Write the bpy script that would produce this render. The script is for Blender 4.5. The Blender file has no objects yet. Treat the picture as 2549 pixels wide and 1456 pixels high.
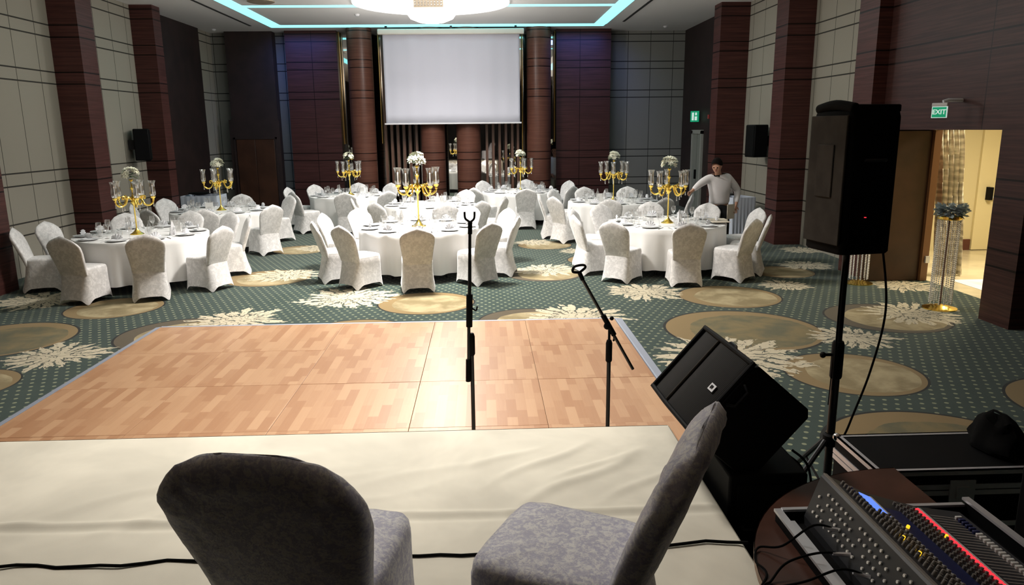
import bpy, math, random
from mathutils import Vector, Matrix, noise
random.seed(7)
SC = bpy.context.scene
COL = SC.collection
PI = math.pi

# ------------------------------------------------------------------ camera
def cam_matrix(p, y, r):
    cy, sy, cp, sp, cr, sr = math.cos(y), math.sin(y), math.cos(p), math.sin(p), math.cos(r), math.sin(r)
    Ry = Matrix(((cy, -sy, 0), (sy, cy, 0), (0, 0, 1)))
    B = Matrix(((1, 0, 0), (0, 0, -1), (0, 1, 0)))
    Rp = Matrix(((1, 0, 0), (0, cp, -sp), (0, sp, cp)))
    Rr = Matrix(((cr, -sr, 0), (sr, cr, 0), (0, 0, 1)))
    return Rr @ Rp @ B @ Ry          # world -> camera (x right, y down, z forward)
Mw = cam_matrix(.2168, .0365, -.0106)
cd = bpy.data.cameras.new('camera'); cam = bpy.data.objects.new('camera', cd); COL.objects.link(cam)
rot = Mw.transposed() @ Matrix(((1, 0, 0), (0, -1, 0), (0, 0, -1)))
cam.matrix_world = Matrix.Translation((0, 0, 2.28)) @ rot.to_4x4()
cd.sensor_width = 36; cd.lens = 1850 / 2549 * 36; cd.clip_start = .05; cd.clip_end = 100
SC.camera = cam

# ------------------------------------------------------------------ world, view, lights
w = bpy.data.worlds.new('world'); SC.world = w; w.use_nodes = True
w.node_tree.nodes['Background'].inputs[0].default_value = (.05, .055, .07, 1)
w.node_tree.nodes['Background'].inputs[1].default_value = .3
vs = SC.view_settings; vs.view_transform = 'Standard'; vs.look = 'None'; vs.gamma = 1; vs.use_curve_mapping = False
vs.exposure = 0.0
cy_ = SC.cycles
cy_.use_adaptive_sampling = True; cy_.adaptive_threshold = .02
cy_.max_bounces = 7; cy_.diffuse_bounces = 3; cy_.glossy_bounces = 3; cy_.transmission_bounces = 4; cy_.transparent_max_bounces = 12
cy_.sample_clamp_indirect = 3; cy_.sample_clamp_direct = 0; cy_.caustics_reflective = False; cy_.caustics_refractive = False

def area(name, loc, size, power, color, rot=(0, 0, 0), shape='DISK', spread=180):
    l = bpy.data.lights.new(name, 'AREA'); l.shape = shape; l.energy = power; l.color = color; l.spread = math.radians(spread)
    if shape == 'RECTANGLE': l.size, l.size_y = size
    else: l.size = size
    o = bpy.data.objects.new(name, l); COL.objects.link(o); o.location = loc; o.rotation_euler = rot
    return o
WARM = (1, .95, .89)
area('chandelier_light_far', (-1.05, 17.0, 4.55), 1.1, 190, WARM, spread=150)
area('chandelier_light_mid', (-1.0, 11.2, 4.7), 1.1, 360, WARM, spread=130)
area('chandelier_light_stage', (-.8, 5.3, 4.75), 1.1, 104, WARM, spread=104)
area('added_fill_left', (-4.0, 12, 4.85), (1.2, 14), 14, (1, .93, .84), shape='RECTANGLE')  # added fill without a fixture, lifts the left side
area('added_fill_right', (3.2, 12, 4.85), (1.2, 14), 34, (1, .93, .84), shape='RECTANGLE')  # added fill without a fixture, brightens the right side
area('hall_light', (8.0, 10.5, 2.75), 1.2, 145, (1, .86, .6))
for nm, x in (('hidden_wash_left', -4.9), ('hidden_wash_right', 2.75)):   # hidden blue lamps added to wash the end wall with colour
    area(nm, (x, 20.6, 4.8), (1.4, .2), 12, (.12, .2, 1), rot=(math.radians(35), 0, 0), shape='RECTANGLE', spread=120)

def glow(name, loc, power, r=.35):  # unseen mid-air points added to brighten ceiling and walls
    l = bpy.data.lights.new(name, 'POINT'); l.energy = power; l.color = WARM; l.shadow_soft_size = r
    o = bpy.data.objects.new(name, l); COL.objects.link(o); o.location = loc
glow('added_glow_far', (-1.05, 17.0, 4.15), 145)
glow('added_glow_mid', (-1.0, 11.2, 4.25), 135)
glow('added_glow_stage', (-.8, 7.0, 4.3), 18)

area('added_uplight_far', (-1.05, 17.0, 4.40), 1.0, 26, WARM, rot=(PI, 0, 0))  # hidden emitter added to brighten the ceiling
area('added_uplight_mid', (-1.0, 11.2, 4.40), 1.0, 26, WARM, rot=(PI, 0, 0))  # second hidden emitter, added for the ceiling above the middle

# ------------------------------------------------------------------ node helpers
def new_mat(name):
    m = bpy.data.materials.new(name); m.use_nodes = True
    nt = m.node_tree; b = nt.nodes['Principled BSDF']
    return m, nt, b
class NT:
    def __init__(s, nt): s.nt = nt
    def n(s, t, **k):
        nd = s.nt.nodes.new(t)
        for a, v in k.items(): setattr(nd, a, v)
        return nd
    def link(s, a, b): s.nt.links.new(a, b)
    def put(s, sock, v):
        if isinstance(v, (int, float)): sock.default_value = v
        elif isinstance(v, tuple):
            sock.default_value = v if len(v) == len(sock.default_value) else tuple(v) + (1,)
        else: s.link(v, sock)
    def m(s, op, a, b=None, c=None):
        nd = s.n('ShaderNodeMath', operation=op); s.put(nd.inputs[0], a)
        if b is not None: s.put(nd.inputs[1], b)
        if c is not None: s.put(nd.inputs[2], c)
        return nd.outputs[0]
    def mix(s, f, a, b):
        nd = s.n('ShaderNodeMix', data_type='RGBA'); s.put(nd.inputs[0], f); s.put(nd.inputs[6], a); s.put(nd.inputs[7], b)
        return nd.outputs[2]
    def noise(s, vec, scale, detail=3, rough=.5, dist=0):
        nd = s.n('ShaderNodeTexNoise'); nd.inputs['Scale'].default_value = scale; nd.inputs['Detail'].default_value = detail
        nd.inputs['Roughness'].default_value = rough; nd.inputs['Distortion'].default_value = dist
        if vec is not None: s.link(vec, nd.inputs['Vector'])
        return nd.outputs['Fac']
    def ramp(s, f, a, b):       # smooth 0..1 between a and b
        nd = s.n('ShaderNodeMapRange'); nd.interpolation_type = 'SMOOTHSTEP'; s.put(nd.inputs[0], f); nd.inputs[1].default_value = a; nd.inputs[2].default_value = b
        return nd.outputs[0]
    def coord(s, which='Object'): return s.n('ShaderNodeTexCoord').outputs[which]
    def sep(s, v):
        nd = s.n('ShaderNodeSeparateXYZ'); s.link(v, nd.inputs[0]); return nd.outputs
    def comb(s, x, y, z):
        nd = s.n('ShaderNodeCombineXYZ')
        for i, v in enumerate((x, y, z)): s.put(nd.inputs[i], v)
        return nd.outputs[0]
    def bump(s, b, h, strength=.3, dist=.01):
        nd = s.n('ShaderNodeBump'); nd.inputs['Strength'].default_value = strength; nd.inputs['Distance'].default_value = dist
        s.link(h, nd.inputs['Height']); s.link(nd.outputs[0], b.inputs['Normal'])

def simple(name, col, rough=.5, metal=0, spec=.5, emit=None, estr=1, sheen=0, var=0, vscale=8, bump=0, bscale=60):
    m, nt, b = new_mat(name); t = NT(nt)
    b.inputs['Base Color'].default_value = (*col, 1); b.inputs['Roughness'].default_value = rough; b.inputs['Metallic'].default_value = metal
    b.inputs['Specular IOR Level'].default_value = spec; b.inputs['Sheen Weight'].default_value = sheen
    if emit: b.inputs['Emission Color'].default_value = (*emit, 1); b.inputs['Emission Strength'].default_value = estr
    if var or bump:
        v = t.coord()
        if var:
            f = t.noise(v, vscale, 4)
            c2 = tuple(max(0, c * (1 - var)) for c in col); c3 = tuple(min(1, c * (1 + var)) for c in col)
            t.link(t.mix(t.ramp(f, .3, .7), c2, c3), b.inputs['Base Color'])
        if bump: t.bump(b, t.noise(v, bscale, 3), bump)
    return m

def grooves(t, z, u, period, off):
    mask = None
    for c in (.76, 1.56, 3.23, 4.02, 4.76):
        d = t.m('ABSOLUTE', t.m('SUBTRACT', t.m('ABSOLUTE', t.m('SUBTRACT', z, c)), .1))
        k = t.m('LESS_THAN', d, .012)
        mask = k if mask is None else t.m('MAXIMUM', mask, k)
    if period:
        f = t.m('FRACT', t.m('DIVIDE', t.m('ADD', u, 100 - off), period))
        k = t.m('LESS_THAN', t.m('ABSOLUTE', t.m('SUBTRACT', f, .5)), .007 / period)
        mask = t.m('MAXIMUM', mask, k)
    return mask

def panel(name, col, wood, axis, period, off, rough=.5, streak=.35):
    m, nt, b = new_mat(name); t = NT(nt); v = t.coord(); x, y, z = t.sep(v)
    u = x if axis == 'X' else y
    g = grooves(t, z, u, period, off + (period or 0) / 2)
    if wood:
        sv = t.comb(t.m('MULTIPLY', x, .7), t.m('MULTIPLY', y, .7), t.m('MULTIPLY', z, 26))
        f = t.noise(sv, 1.6, 5, .6)
        c = t.mix(t.ramp(f, .3, .72), tuple(k * (1 - streak) for k in col), tuple(k * (1 + streak) for k in col))
    else:
        f = t.noise(v, 90, 3)
        c = t.mix(f, tuple(k * .94 for k in col), tuple(k * 1.06 for k in col))
    c = t.mix(g, c, tuple(k * .12 for k in col))
    t.link(c, b.inputs['Base Color']); b.inputs['Roughness'].default_value = rough
    b.inputs['Specular IOR Level'].default_value = .22 if wood else .2
    t.bump(b, t.m('SUBTRACT', 1, g), .6, .01)
    return m

M = {}
CREAM = (.325, .30, .25); WOOD = (.075, .028, .024)
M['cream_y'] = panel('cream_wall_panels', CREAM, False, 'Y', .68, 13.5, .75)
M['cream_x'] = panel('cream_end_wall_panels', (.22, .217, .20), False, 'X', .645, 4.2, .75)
M['wood_y'] = panel('dark_wood_side_panels', WOOD, True, 'Y', 0, 0, .42)
M['wood_door'] = panel('dark_wood_door_wall', (.052, .022, .019), True, 'Y', 3.2, 9.58, .42)
M['wood_x'] = panel('dark_wood_end_panels', (.058, .022, .020), True, 'X', 1.02, 2.78, .4)
M['wood_xl'] = panel('dark_wood_end_panels_left', (.058, .022, .020), True, 'X', 1.02, -4.6, .4)
M['wood_plain'] = panel('dark_wood_column', (.12, .05, .035), True, 'X', 0, 0, .32, .2)
M['wood_dark'] = simple('very_dark_wood', (.020, .010, .009), .55, var=.3, vscale=3)
M['wood_leaf'] = simple('door_leaf_wood', (.05, .02, .010), .4, var=.3, vscale=2)
M['wood_edge'] = simple('door_edge_wood_lit', (.22, .10, .04), .4)  # light falling on the edge is put into this lighter brown
M['ceiling'] = simple('ceiling_paint', (.82, .81, .80), .9, spec=.1)
M['slot'] = simple('ceiling_slot_black', (.03, .03, .03), .8)
M['led'] = simple('cyan_led_cove', (.3, .8, .9), .5, emit=(.30, .92, 1.0), estr=1.45)
M['dome'] = simple('lit_dome', (1, 1, 1), .5, emit=(1, .99, .97), estr=1.5)
M['bulb'] = simple('chandelier_glow', (1, 1, 1), .5, emit=(1, .95, .88), estr=3)
M['crystal_box'] = simple('chandelier_frame', (.6, .5, .38), .4, metal=.6)
M['mirror'] = simple('mirror_glass', (.62, .60, .56), .02, metal=1)
M['brass'] = simple('brass_trim', (.75, .48, .16), .28, metal=1)
M['gold'] = simple('polished_gold', (.95, .68, .15), .22, metal=1)
M['screen'] = simple('screen_fabric', (.66, .66, .75), .9, spec=.1)
M['screen_case'] = simple('screen_housing', (.75, .70, .62), .5)
M['slat'] = simple('brown_louvre', (.16, .08, .055), .4)
M['black'] = simple('black_plastic', (.003, .003, .0035), .65, spec=.12)
M['black_matt'] = simple('black_cloth', (.006, .006, .006), .95, spec=.1)
M['black_metal'] = simple('black_metal', (.010, .010, .011), .35, metal=.3)
M['cover'] = simple('faded_black_cover', (.045, .040, .034), .95, spec=.1, var=.2)
M['steel'] = simple('brushed_aluminium', (.72, .72, .75), .35, metal=.6)
M['chrome'] = simple('chrome', (.85, .85, .88), .12, metal=1)
M['alu'] = simple('grey_edge_strip', (.42, .46, .56), .45, metal=.2)
M['tablecloth'] = simple('white_table_linen', (.90, .89, .87), .85, spec=.15, sheen=.2)
M['napkin'] = simple('white_napkin', (.86, .86, .88), .85, spec=.1)
M['china'] = simple('white_china', (.88, .89, .9), .15, spec=.6)
M['glass'] = None
M['flower'] = simple('white_petals', (.90, .89, .74), .7, spec=.2)
M['leaf'] = simple('dark_green_leaves', (.03, .07, .025), .6)
M['silverleaf'] = simple('silver_grey_leaves', (.42, .50, .54), .5)
M['candle'] = simple('white_candle', (.9, .88, .84), .5)
M['skin'] = simple('skin', (.48, .25, .16), .5)
M['hair'] = simple('black_hair', (.008, .006, .005), .9, spec=.1)
M['shirt'] = simple('white_shirt', (.80, .76, .76), .85, bump=.25, bscale=14)
M['trousers'] = simple('black_trousers', (.012, .012, .014), .8)
M['beige_trousers'] = simple('beige_trousers', (.50, .43, .33), .8)
M['vest'] = simple('olive_vest', (.10, .10, .07), .8)
M['paper'] = simple('white_paper', (.8, .79, .77), .7)
M['menu'] = simple('cream_menu_cover', (.72, .64, .52), .5)
M['green_sign'] = simple('green_sign', (.0, .30, .14), .4, emit=(.0, .45, .22), estr=.4)
M['white_sign'] = simple('white_sign_letters', (.8, .9, .88), .4, emit=(.75, .95, .9), estr=.5)
M['white_plastic'] = simple('white_plastic', (.75, .75, .77), .4)
M['blue_screen'] = simple('lcd_display', (.1, .2, .8), .3, emit=(.13, .27, .95), estr=1.0)
M['red_led'] = simple('red_led', (.6, .02, .03), .3, emit=(1, .04, .06), estr=1.1)
M['amber_led'] = simple('amber_led', (.6, .4, .02), .3, emit=(1, .55, .02), estr=1.4)
M['mixer'] = simple('mixer_panel', (.035, .037, .042), .45)
M['mixer_blue'] = simple('mixer_blue_panel', (.012, .02, .10), .45)
M['knob_grey'] = simple('grey_knob', (.24, .22, .20), .5)
M['knob_white'] = simple('white_cap', (.75, .75, .72), .35)
M['jack'] = simple('nickel_jack_glint', (.9, .88, .82), .25, spec=1)  # glint of the nickel put into a near-white, non-metal colour
M['tabletop_wood'] = simple('mahogany_tabletop', (.07, .028, .018), .4, spec=.3, var=.35, vscale=3)
M['table_edge'] = simple('table_edge_band', (.22, .12, .07), .4)
M['marble'] = simple('polished_marble', (.72, .64, .46), .15, var=.12, vscale=2)
M['hall_wall'] = simple('hall_paint', (.66, .58, .36), .7)
M['hall_door'] = simple('hall_door_paint', (.74, .65, .40), .5)
M['pale_door'] = simple('pale_door_frame', (.36, .36, .33), .5)
M['pale_leaf'] = simple('pale_door_leaf', (.24, .25, .22), .5)  # leaves a darker grey than their frame
M['maroon'] = simple('maroon_baseboard', (.10, .03, .02), .5)
M['stage_wood'] = simple('stage_deck', (.05, .045, .04), .7)

def glass_mat(name, fac=.16, col=(1, 1, 1)):
    m = bpy.data.materials.new(name); m.use_nodes = True; nt = m.node_tree; nt.nodes.clear(); t = NT(nt)
    o = t.n('ShaderNodeOutputMaterial'); tr = t.n('ShaderNodeBsdfTransparent'); gl = t.n('ShaderNodeBsdfGlossy'); mx = t.n('ShaderNodeMixShader')
    tr.inputs[0].default_value = (*[c * .97 for c in col], 1); gl.inputs['Roughness'].default_value = .08; gl.inputs[0].default_value = (1, 1, 1, 1)
    lw = t.n('ShaderNodeLayerWeight'); lw.inputs[0].default_value = .35
    f = t.m('ADD', t.m('MULTIPLY', lw.outputs['Facing'], .65), fac * .6)
    t.link(f, mx.inputs[0]); t.link(tr.outputs[0], mx.inputs[1]); t.link(gl.outputs[0], mx.inputs[2]); t.link(mx.outputs[0], o.inputs[0])
    return m
M['glass'] = glass_mat('clear_glass', .3)
M['hurricane'] = glass_mat('cut_glass', .45)
M['crystal'] = glass_mat('crystal_beads', .5)

def velvet(name, col, sheen=.6, lo=.84, hi=1.10, sc=1):
    m, nt, b = new_mat(name); t = NT(nt); v = t.coord()
    f = t.noise(v, 11 * sc, 5, .62, 1.0); f2 = t.noise(v, 34 * sc, 4, .65, .8)
    k = t.m('ADD', t.m('MULTIPLY', f, .55), t.m('MULTIPLY', f2, .45))
    c = t.mix(t.ramp(k, .42, .6), tuple(c * lo for c in col), tuple(min(1, c * hi) for c in col))
    t.link(c, b.inputs['Base Color']); b.inputs['Roughness'].default_value = .55; b.inputs['Specular IOR Level'].default_value = .35
    b.inputs['Sheen Weight'].default_value = sheen; b.inputs['Sheen Roughness'].default_value = .35
    t.bump(b, k, .55, .006)
    return m
M['velvet'] = velvet('crushed_white_velvet', (.80, .78, .77))
M['velvet_near'] = velvet('crushed_velvet_blue_lit', (.80, .80, .98), .5, .74, 1.35, 2.9)  # bluish light on the near chairs put into the velvet colour
def sequins():
    m, nt, b = new_mat('sequin_curtain'); t = NT(nt); v = t.coord(); x, y, z = t.sep(v)
    f = t.noise(t.comb(t.m('MULTIPLY', x, 16), 0, t.m('MULTIPLY', z, 15)), 1, 2, .5)
    k = t.m('ADD', t.m('MULTIPLY', t.m('SINE', t.m('MULTIPLY', z, 62)), .10), f)
    t.link(t.mix(t.ramp(k, .3, .75), (.42, .38, .29), (.90, .84, .68)), b.inputs['Base Color']); b.inputs['Roughness'].default_value = .45
    t.bump(b, k, .5, .02); return m
M['sheer'] = sequins()

def grille_mat():
    m, nt, b = new_mat('perforated_grille'); t = NT(nt); v = t.coord(); x, y, z = t.sep(v)
    def fr(a, s): return t.m('ABSOLUTE', t.m('SUBTRACT', t.m('FRACT', t.m('MULTIPLY', a, s)), .5))
    k = t.m('GREATER_THAN', t.m('ADD', fr(y, 140), fr(t.m('ADD', x, z), 110)), .5)
    t.link(t.mix(k, (.003, .003, .003), (.020, .018, .016)), b.inputs['Base Color']); b.inputs['Roughness'].default_value = .7; b.inputs['Specular IOR Level'].default_value = .12
    return m
M['grille'] = grille_mat()

def laminate():
    m, nt, b = new_mat('beech_laminate_planks'); t = NT(nt); v = t.coord()
    oi = t.n('ShaderNodeObjectInfo').outputs['Random']; x, y, z = t.sep(v)
    yy = t.m('ADD', y, t.m('MULTIPLY', oi, 37)); vec = t.comb(yy, t.m('ADD', x, t.m('MULTIPLY', oi, 11.3)), 0)
    br = t.n('ShaderNodeTexBrick'); br.offset = .37; br.offset_frequency = 2; br.squash = 1
    t.link(vec, br.inputs['Vector']); br.inputs['Scale'].default_value = 1
    br.inputs['Color1'].default_value = (0, 0, 0, 1); br.inputs['Color2'].default_value = (1, 1, 1, 1); br.inputs['Mortar'].default_value = (.3, .3, .3, 1)
    br.inputs['Mortar Size'].default_value = .0006; br.inputs['Brick Width'].default_value = .40; br.inputs['Row Height'].default_value = .083; br.inputs['Bias'].default_value = 0
    g = t.noise(t.comb(t.m('MULTIPLY', yy, 2), t.m('MULTIPLY', x, 40), 0), 1.5, 5, .6)
    k = t.m('ADD', t.m('MULTIPLY', br.outputs['Color'], .65), t.m('MULTIPLY', g, .35))
    c = t.mix(t.ramp(k, .05, .95), (.40, .205, .105), (.54, .325, .185))
    c = t.mix(t.m('MULTIPLY', t.m('LESS_THAN', oi, .08), .5), c, (.70, .45, .22))
    t.link(c, b.inputs['Base Color']); b.inputs['Roughness'].default_value = .33; b.inputs['Specular IOR Level'].default_value = .45
    return m
M['laminate'] = laminate()

def cloth_mat(name, col):
    m, nt, b = new_mat(name); t = NT(nt); v = t.coord()
    f = t.noise(v, 1.3, 4, .6, .4)
    c = t.mix(t.ramp(f, .35, .7), tuple(k * .86 for k in col), tuple(min(1, k * 1.05) for k in col))
    t.link(c, b.inputs['Base Color']); b.inputs['Roughness'].default_value = .75; b.inputs['Specular IOR Level'].default_value = .2
    t.bump(b, t.noise(v, 420, 2), .12, .002)
    return m
M['stage_cloth'] = cloth_mat('ivory_stage_cloth', (.77, .73, .61))

# ------------------------------------------------------------------ carpet
CIRC = [(-4.95, 9.85, .62, 0), (-5.5, 8.35, .78, 1), (-4.9, 6.75, .5, 0), (-3.5, 8.45, .75, 2), (-.8, 9.8, .66, 0), (-1.5, 8.3, .66, 0),
        (.55, 8.7, .66, 2), (2.95, 8.15, .90, 1), (3.35, 9.85, .70, 0), (4.85, 8.55, .72, 2), (3.45, 6.55, .64, 0), (3.25, 4.75, .85, 1), (5.1, 5.6, .72, 1),
        (-3.45, 11.75, .68, 0), (-3.6, 14.6, .55, 0), (4.75, 11.5, .5, 0), (.95, 11.7, .62, 2), (1.2, 14.7, .55, 0), (-2.6, 14.4, .6, 1), (2.0, 12.9, .55, 0), (-6.2, 12.8, .6, 1)]
FLOW = [(-3.08, 9.04, .66), (-4.52, 7.66, .58), (-1.93, 10.23, .80), (-3.24, 11.96, .66), (1.12, 8.85, .76), (2.25, 10.25, .68), (1.0, 12.05, .62),
        (1.0, 15.1, .48), (2.48, 7.2, .88), (4.02, 7.72, .54), (5.25, 8.72, .68), (6.05, 10.35, .55), (5.35, 12.05, .5), (5.95, 13.6, .45), (1.72, 13.9, .36),
        (-3.3, 14.8, .5), (-6.2, 10.4, .7), (-.3, 13.4, .5), (3.1, 13.6, .5), (-5.7, 13.2, .55), (4.4, 10.5, .45)]
def carpet():
    m, nt, b = new_mat('patterned_carpet'); t = NT(nt); v = t.coord(); x, y, z = t.sep(v)
    # circle group
    g = bpy.data.node_groups.new('carpet_disc', 'ShaderNodeTree'); gi = g.interface
    for nm in ('Color', 'X', 'Y', 'CX', 'CY', 'R', 'N', 'K'):
        gi.new_socket(nm, in_out='INPUT', socket_type='NodeSocketColor' if nm == 'Color' else 'NodeSocketFloat')
    gi.new_socket('Color', in_out='OUTPUT', socket_type='NodeSocketColor')
    q = NT(g); I = q.n('NodeGroupInput').outputs; O = q.n('NodeGroupOutput').inputs
    dx = q.m('SUBTRACT', I['X'], I['CX']); dy = q.m('SUBTRACT', I['Y'], I['CY'])
    r = q.m('DIVIDE', q.m('SQRT', q.m('ADD', q.m('MULTIPLY', dx, dx), q.m('MULTIPLY', dy, dy))), I['R'])
    # offset inner disc
    r2 = q.m('DIVIDE', q.m('SQRT', q.m('ADD', q.m('POWER', q.m('SUBTRACT', dx, q.m('MULTIPLY', I['R'], .10)), 2), q.m('POWER', q.m('SUBTRACT', dy, q.m('MULTIPLY', I['R'], -.06)), 2))), I['R'])
    inner = q.mix(q.ramp(I['N'], .38, .66), (.23, .18, .09), (.40, .33, .19))
    dark = q.mix(q.ramp(I['N'], .38, .66), (.11, .105, .06), (.20, .155, .07))
    inner = q.mix(q.m('COMPARE', I['K'], 1, .4), inner, dark)
    ring = q.mix(q.m('COMPARE', I['K'], 2, .4), (.235, .165, .075), (.095, .075, .048))
    body = q.mix(q.m('GREATER_THAN', q.m('ADD', r2, q.m('MULTIPLY', q.m('SUBTRACT', I['N'], .5), .12)), .78), inner, ring)
    body = q.mix(q.m('GREATER_THAN', r, .965), body, (.012, .013, .012))
    q.link(q.mix(q.m('LESS_THAN', r, 1), I['Color'], body), O[0])
    # flower group
    h = bpy.data.node_groups.new('carpet_burst', 'ShaderNodeTree'); hi = h.interface
    for nm in ('Color', 'X', 'Y', 'CX', 'CY', 'R'):
        hi.new_socket(nm, in_out='INPUT', socket_type='NodeSocketColor' if nm == 'Color' else 'NodeSocketFloat')
    hi.new_socket('Color', in_out='OUTPUT', socket_type='NodeSocketColor')
    q = NT(h); I = q.n('NodeGroupInput').outputs; O = q.n('NodeGroupOutput').inputs
    dx = q.m('SUBTRACT', I['X'], I['CX']); dy = q.m('SUBTRACT', I['Y'], I['CY'])
    L = q.m('SQRT', q.m('ADD', q.m('ADD', q.m('MULTIPLY', dx, dx), q.m('MULTIPLY', dy, dy)), 1e-6))
    r = q.m('DIVIDE', L, I['R'])
    a0 = q.m('ARCTAN2', dy, dx)
    pos = q.comb(I['X'], I['Y'], 0)
    nw = q.noise(pos, 6.5, 2, .5); nf = q.noise(pos, 17, 2, .6)
    ca = q.m('COSINE', a0); sa = q.m('SINE', a0)
    nr = q.noise(q.comb(q.m('MULTIPLY', ca, 2.0), q.m('MULTIPLY', sa, 2.0), q.m('MULTIPLY', I['CX'], 3.1)), 1.6, 3, .7)
    a = q.m('ADD', q.m('ADD', a0, q.m('MULTIPLY', q.m('SUBTRACT', nw, .5), .55)), q.m('MULTIPLY', q.m('SUBTRACT', nf, .5), .10))
    f = q.m('ABSOLUTE', q.m('SUBTRACT', q.m('FRACT', q.m('ADD', q.m('MULTIPLY', a, 17 / (2 * PI)), 50)), .5))      # 0 at petal spine .. .5 at gap
    rim = q.m('ADD', q.m('MULTIPLY', q.ramp(nr, .3, .7), .38), .66)
    tip = q.m('DIVIDE', r, rim)
    wpet = q.m('MULTIPLY', q.m('SUBTRACT', 1.03, q.m('POWER', q.m('MAXIMUM', tip, 0.001), 5)), .475)      # half width of a petal, narrowing to the tip
    mask = q.m('MULTIPLY', q.m('LESS_THAN', f, wpet), q.m('LESS_THAN', tip, 1))
    f2 = q.m('ABSOLUTE', q.m('SUBTRACT', q.m('FRACT', q.m('ADD', q.m('MULTIPLY', a, 17 / (2 * PI)), 50.5)), .5))
    line = q.m('MULTIPLY', q.m('GREATER_THAN', f, q.m('SUBTRACT', .445, q.m('MULTIPLY', nf, .10))), q.m('GREATER_THAN', r, .30))
    curl = q.m('MULTIPLY', q.m('LESS_THAN', q.m('ABSOLUTE', q.m('SUBTRACT', q.noise(pos, 9, 1, .5, .6), .5)), .022), q.m('LESS_THAN', r, .5))
    spine = q.m('MULTIPLY', q.m('LESS_THAN', f, .035), q.m('MULTIPLY', q.m('GREATER_THAN', r, .45), q.m('LESS_THAN', nf, .5)))
    vein = q.m('MAXIMUM', q.m('MAXIMUM', line, curl), spine)
    col = q.mix(vein, (.55, .485, .35), (.075, .078, .058))
    q.link(q.mix(mask, I['Color'], col), O[0])
    # ground with staggered dots
    s = 9.5
    u = t.m('MULTIPLY', x, s); vv = t.m('MULTIPLY', y, s)
    u2 = t.m('ADD', u, t.m('MULTIPLY', t.m('MODULO', t.m('FLOOR', t.m('ADD', vv, 200)), 2), .5))
    fx = t.m('SUBTRACT', t.m('FRACT', t.m('ADD', u2, 200)), .5); fy = t.m('SUBTRACT', t.m('FRACT', t.m('ADD', vv, 200)), .5)
    dot = t.m('LESS_THAN', t.m('ADD', t.m('MULTIPLY', fx, fx), t.m('MULTIPLY', fy, fy)), .029)
    gn = t.noise(v, 3, 3)
    base = t.mix(gn, (.027, .046, .040), (.042, .065, .054))
    base = t.mix(dot, base, (.25, .27, .17))
    nb = t.noise(v, 2.6, 5, .6, .3)
    c = base
    for cx, cy, R, K in CIRC:
        nd = t.n('ShaderNodeGroup'); nd.node_tree = g
        t.put(nd.inputs[0], c)
        for i, val in enumerate((x, y, cx, cy, R, nb, K)): t.put(nd.inputs[i + 1], val)
        c = nd.outputs[0]
    for cx, cy, R in FLOW:
        nd = t.n('ShaderNodeGroup'); nd.node_tree = h
        t.put(nd.inputs[0], c)
        for i, val in enumerate((x, y, cx, cy, R)): t.put(nd.inputs[i + 1], val)
        c = nd.outputs[0]
    t.link(c, b.inputs['Base Color']); b.inputs['Roughness'].default_value = .95; b.inputs['Specular IOR Level'].default_value = .1
    b.inputs['Sheen Weight'].default_value = .15
    t.bump(b, t.noise(v, 300, 2), .3, .004)
    return m
M['carpet'] = carpet()

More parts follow.
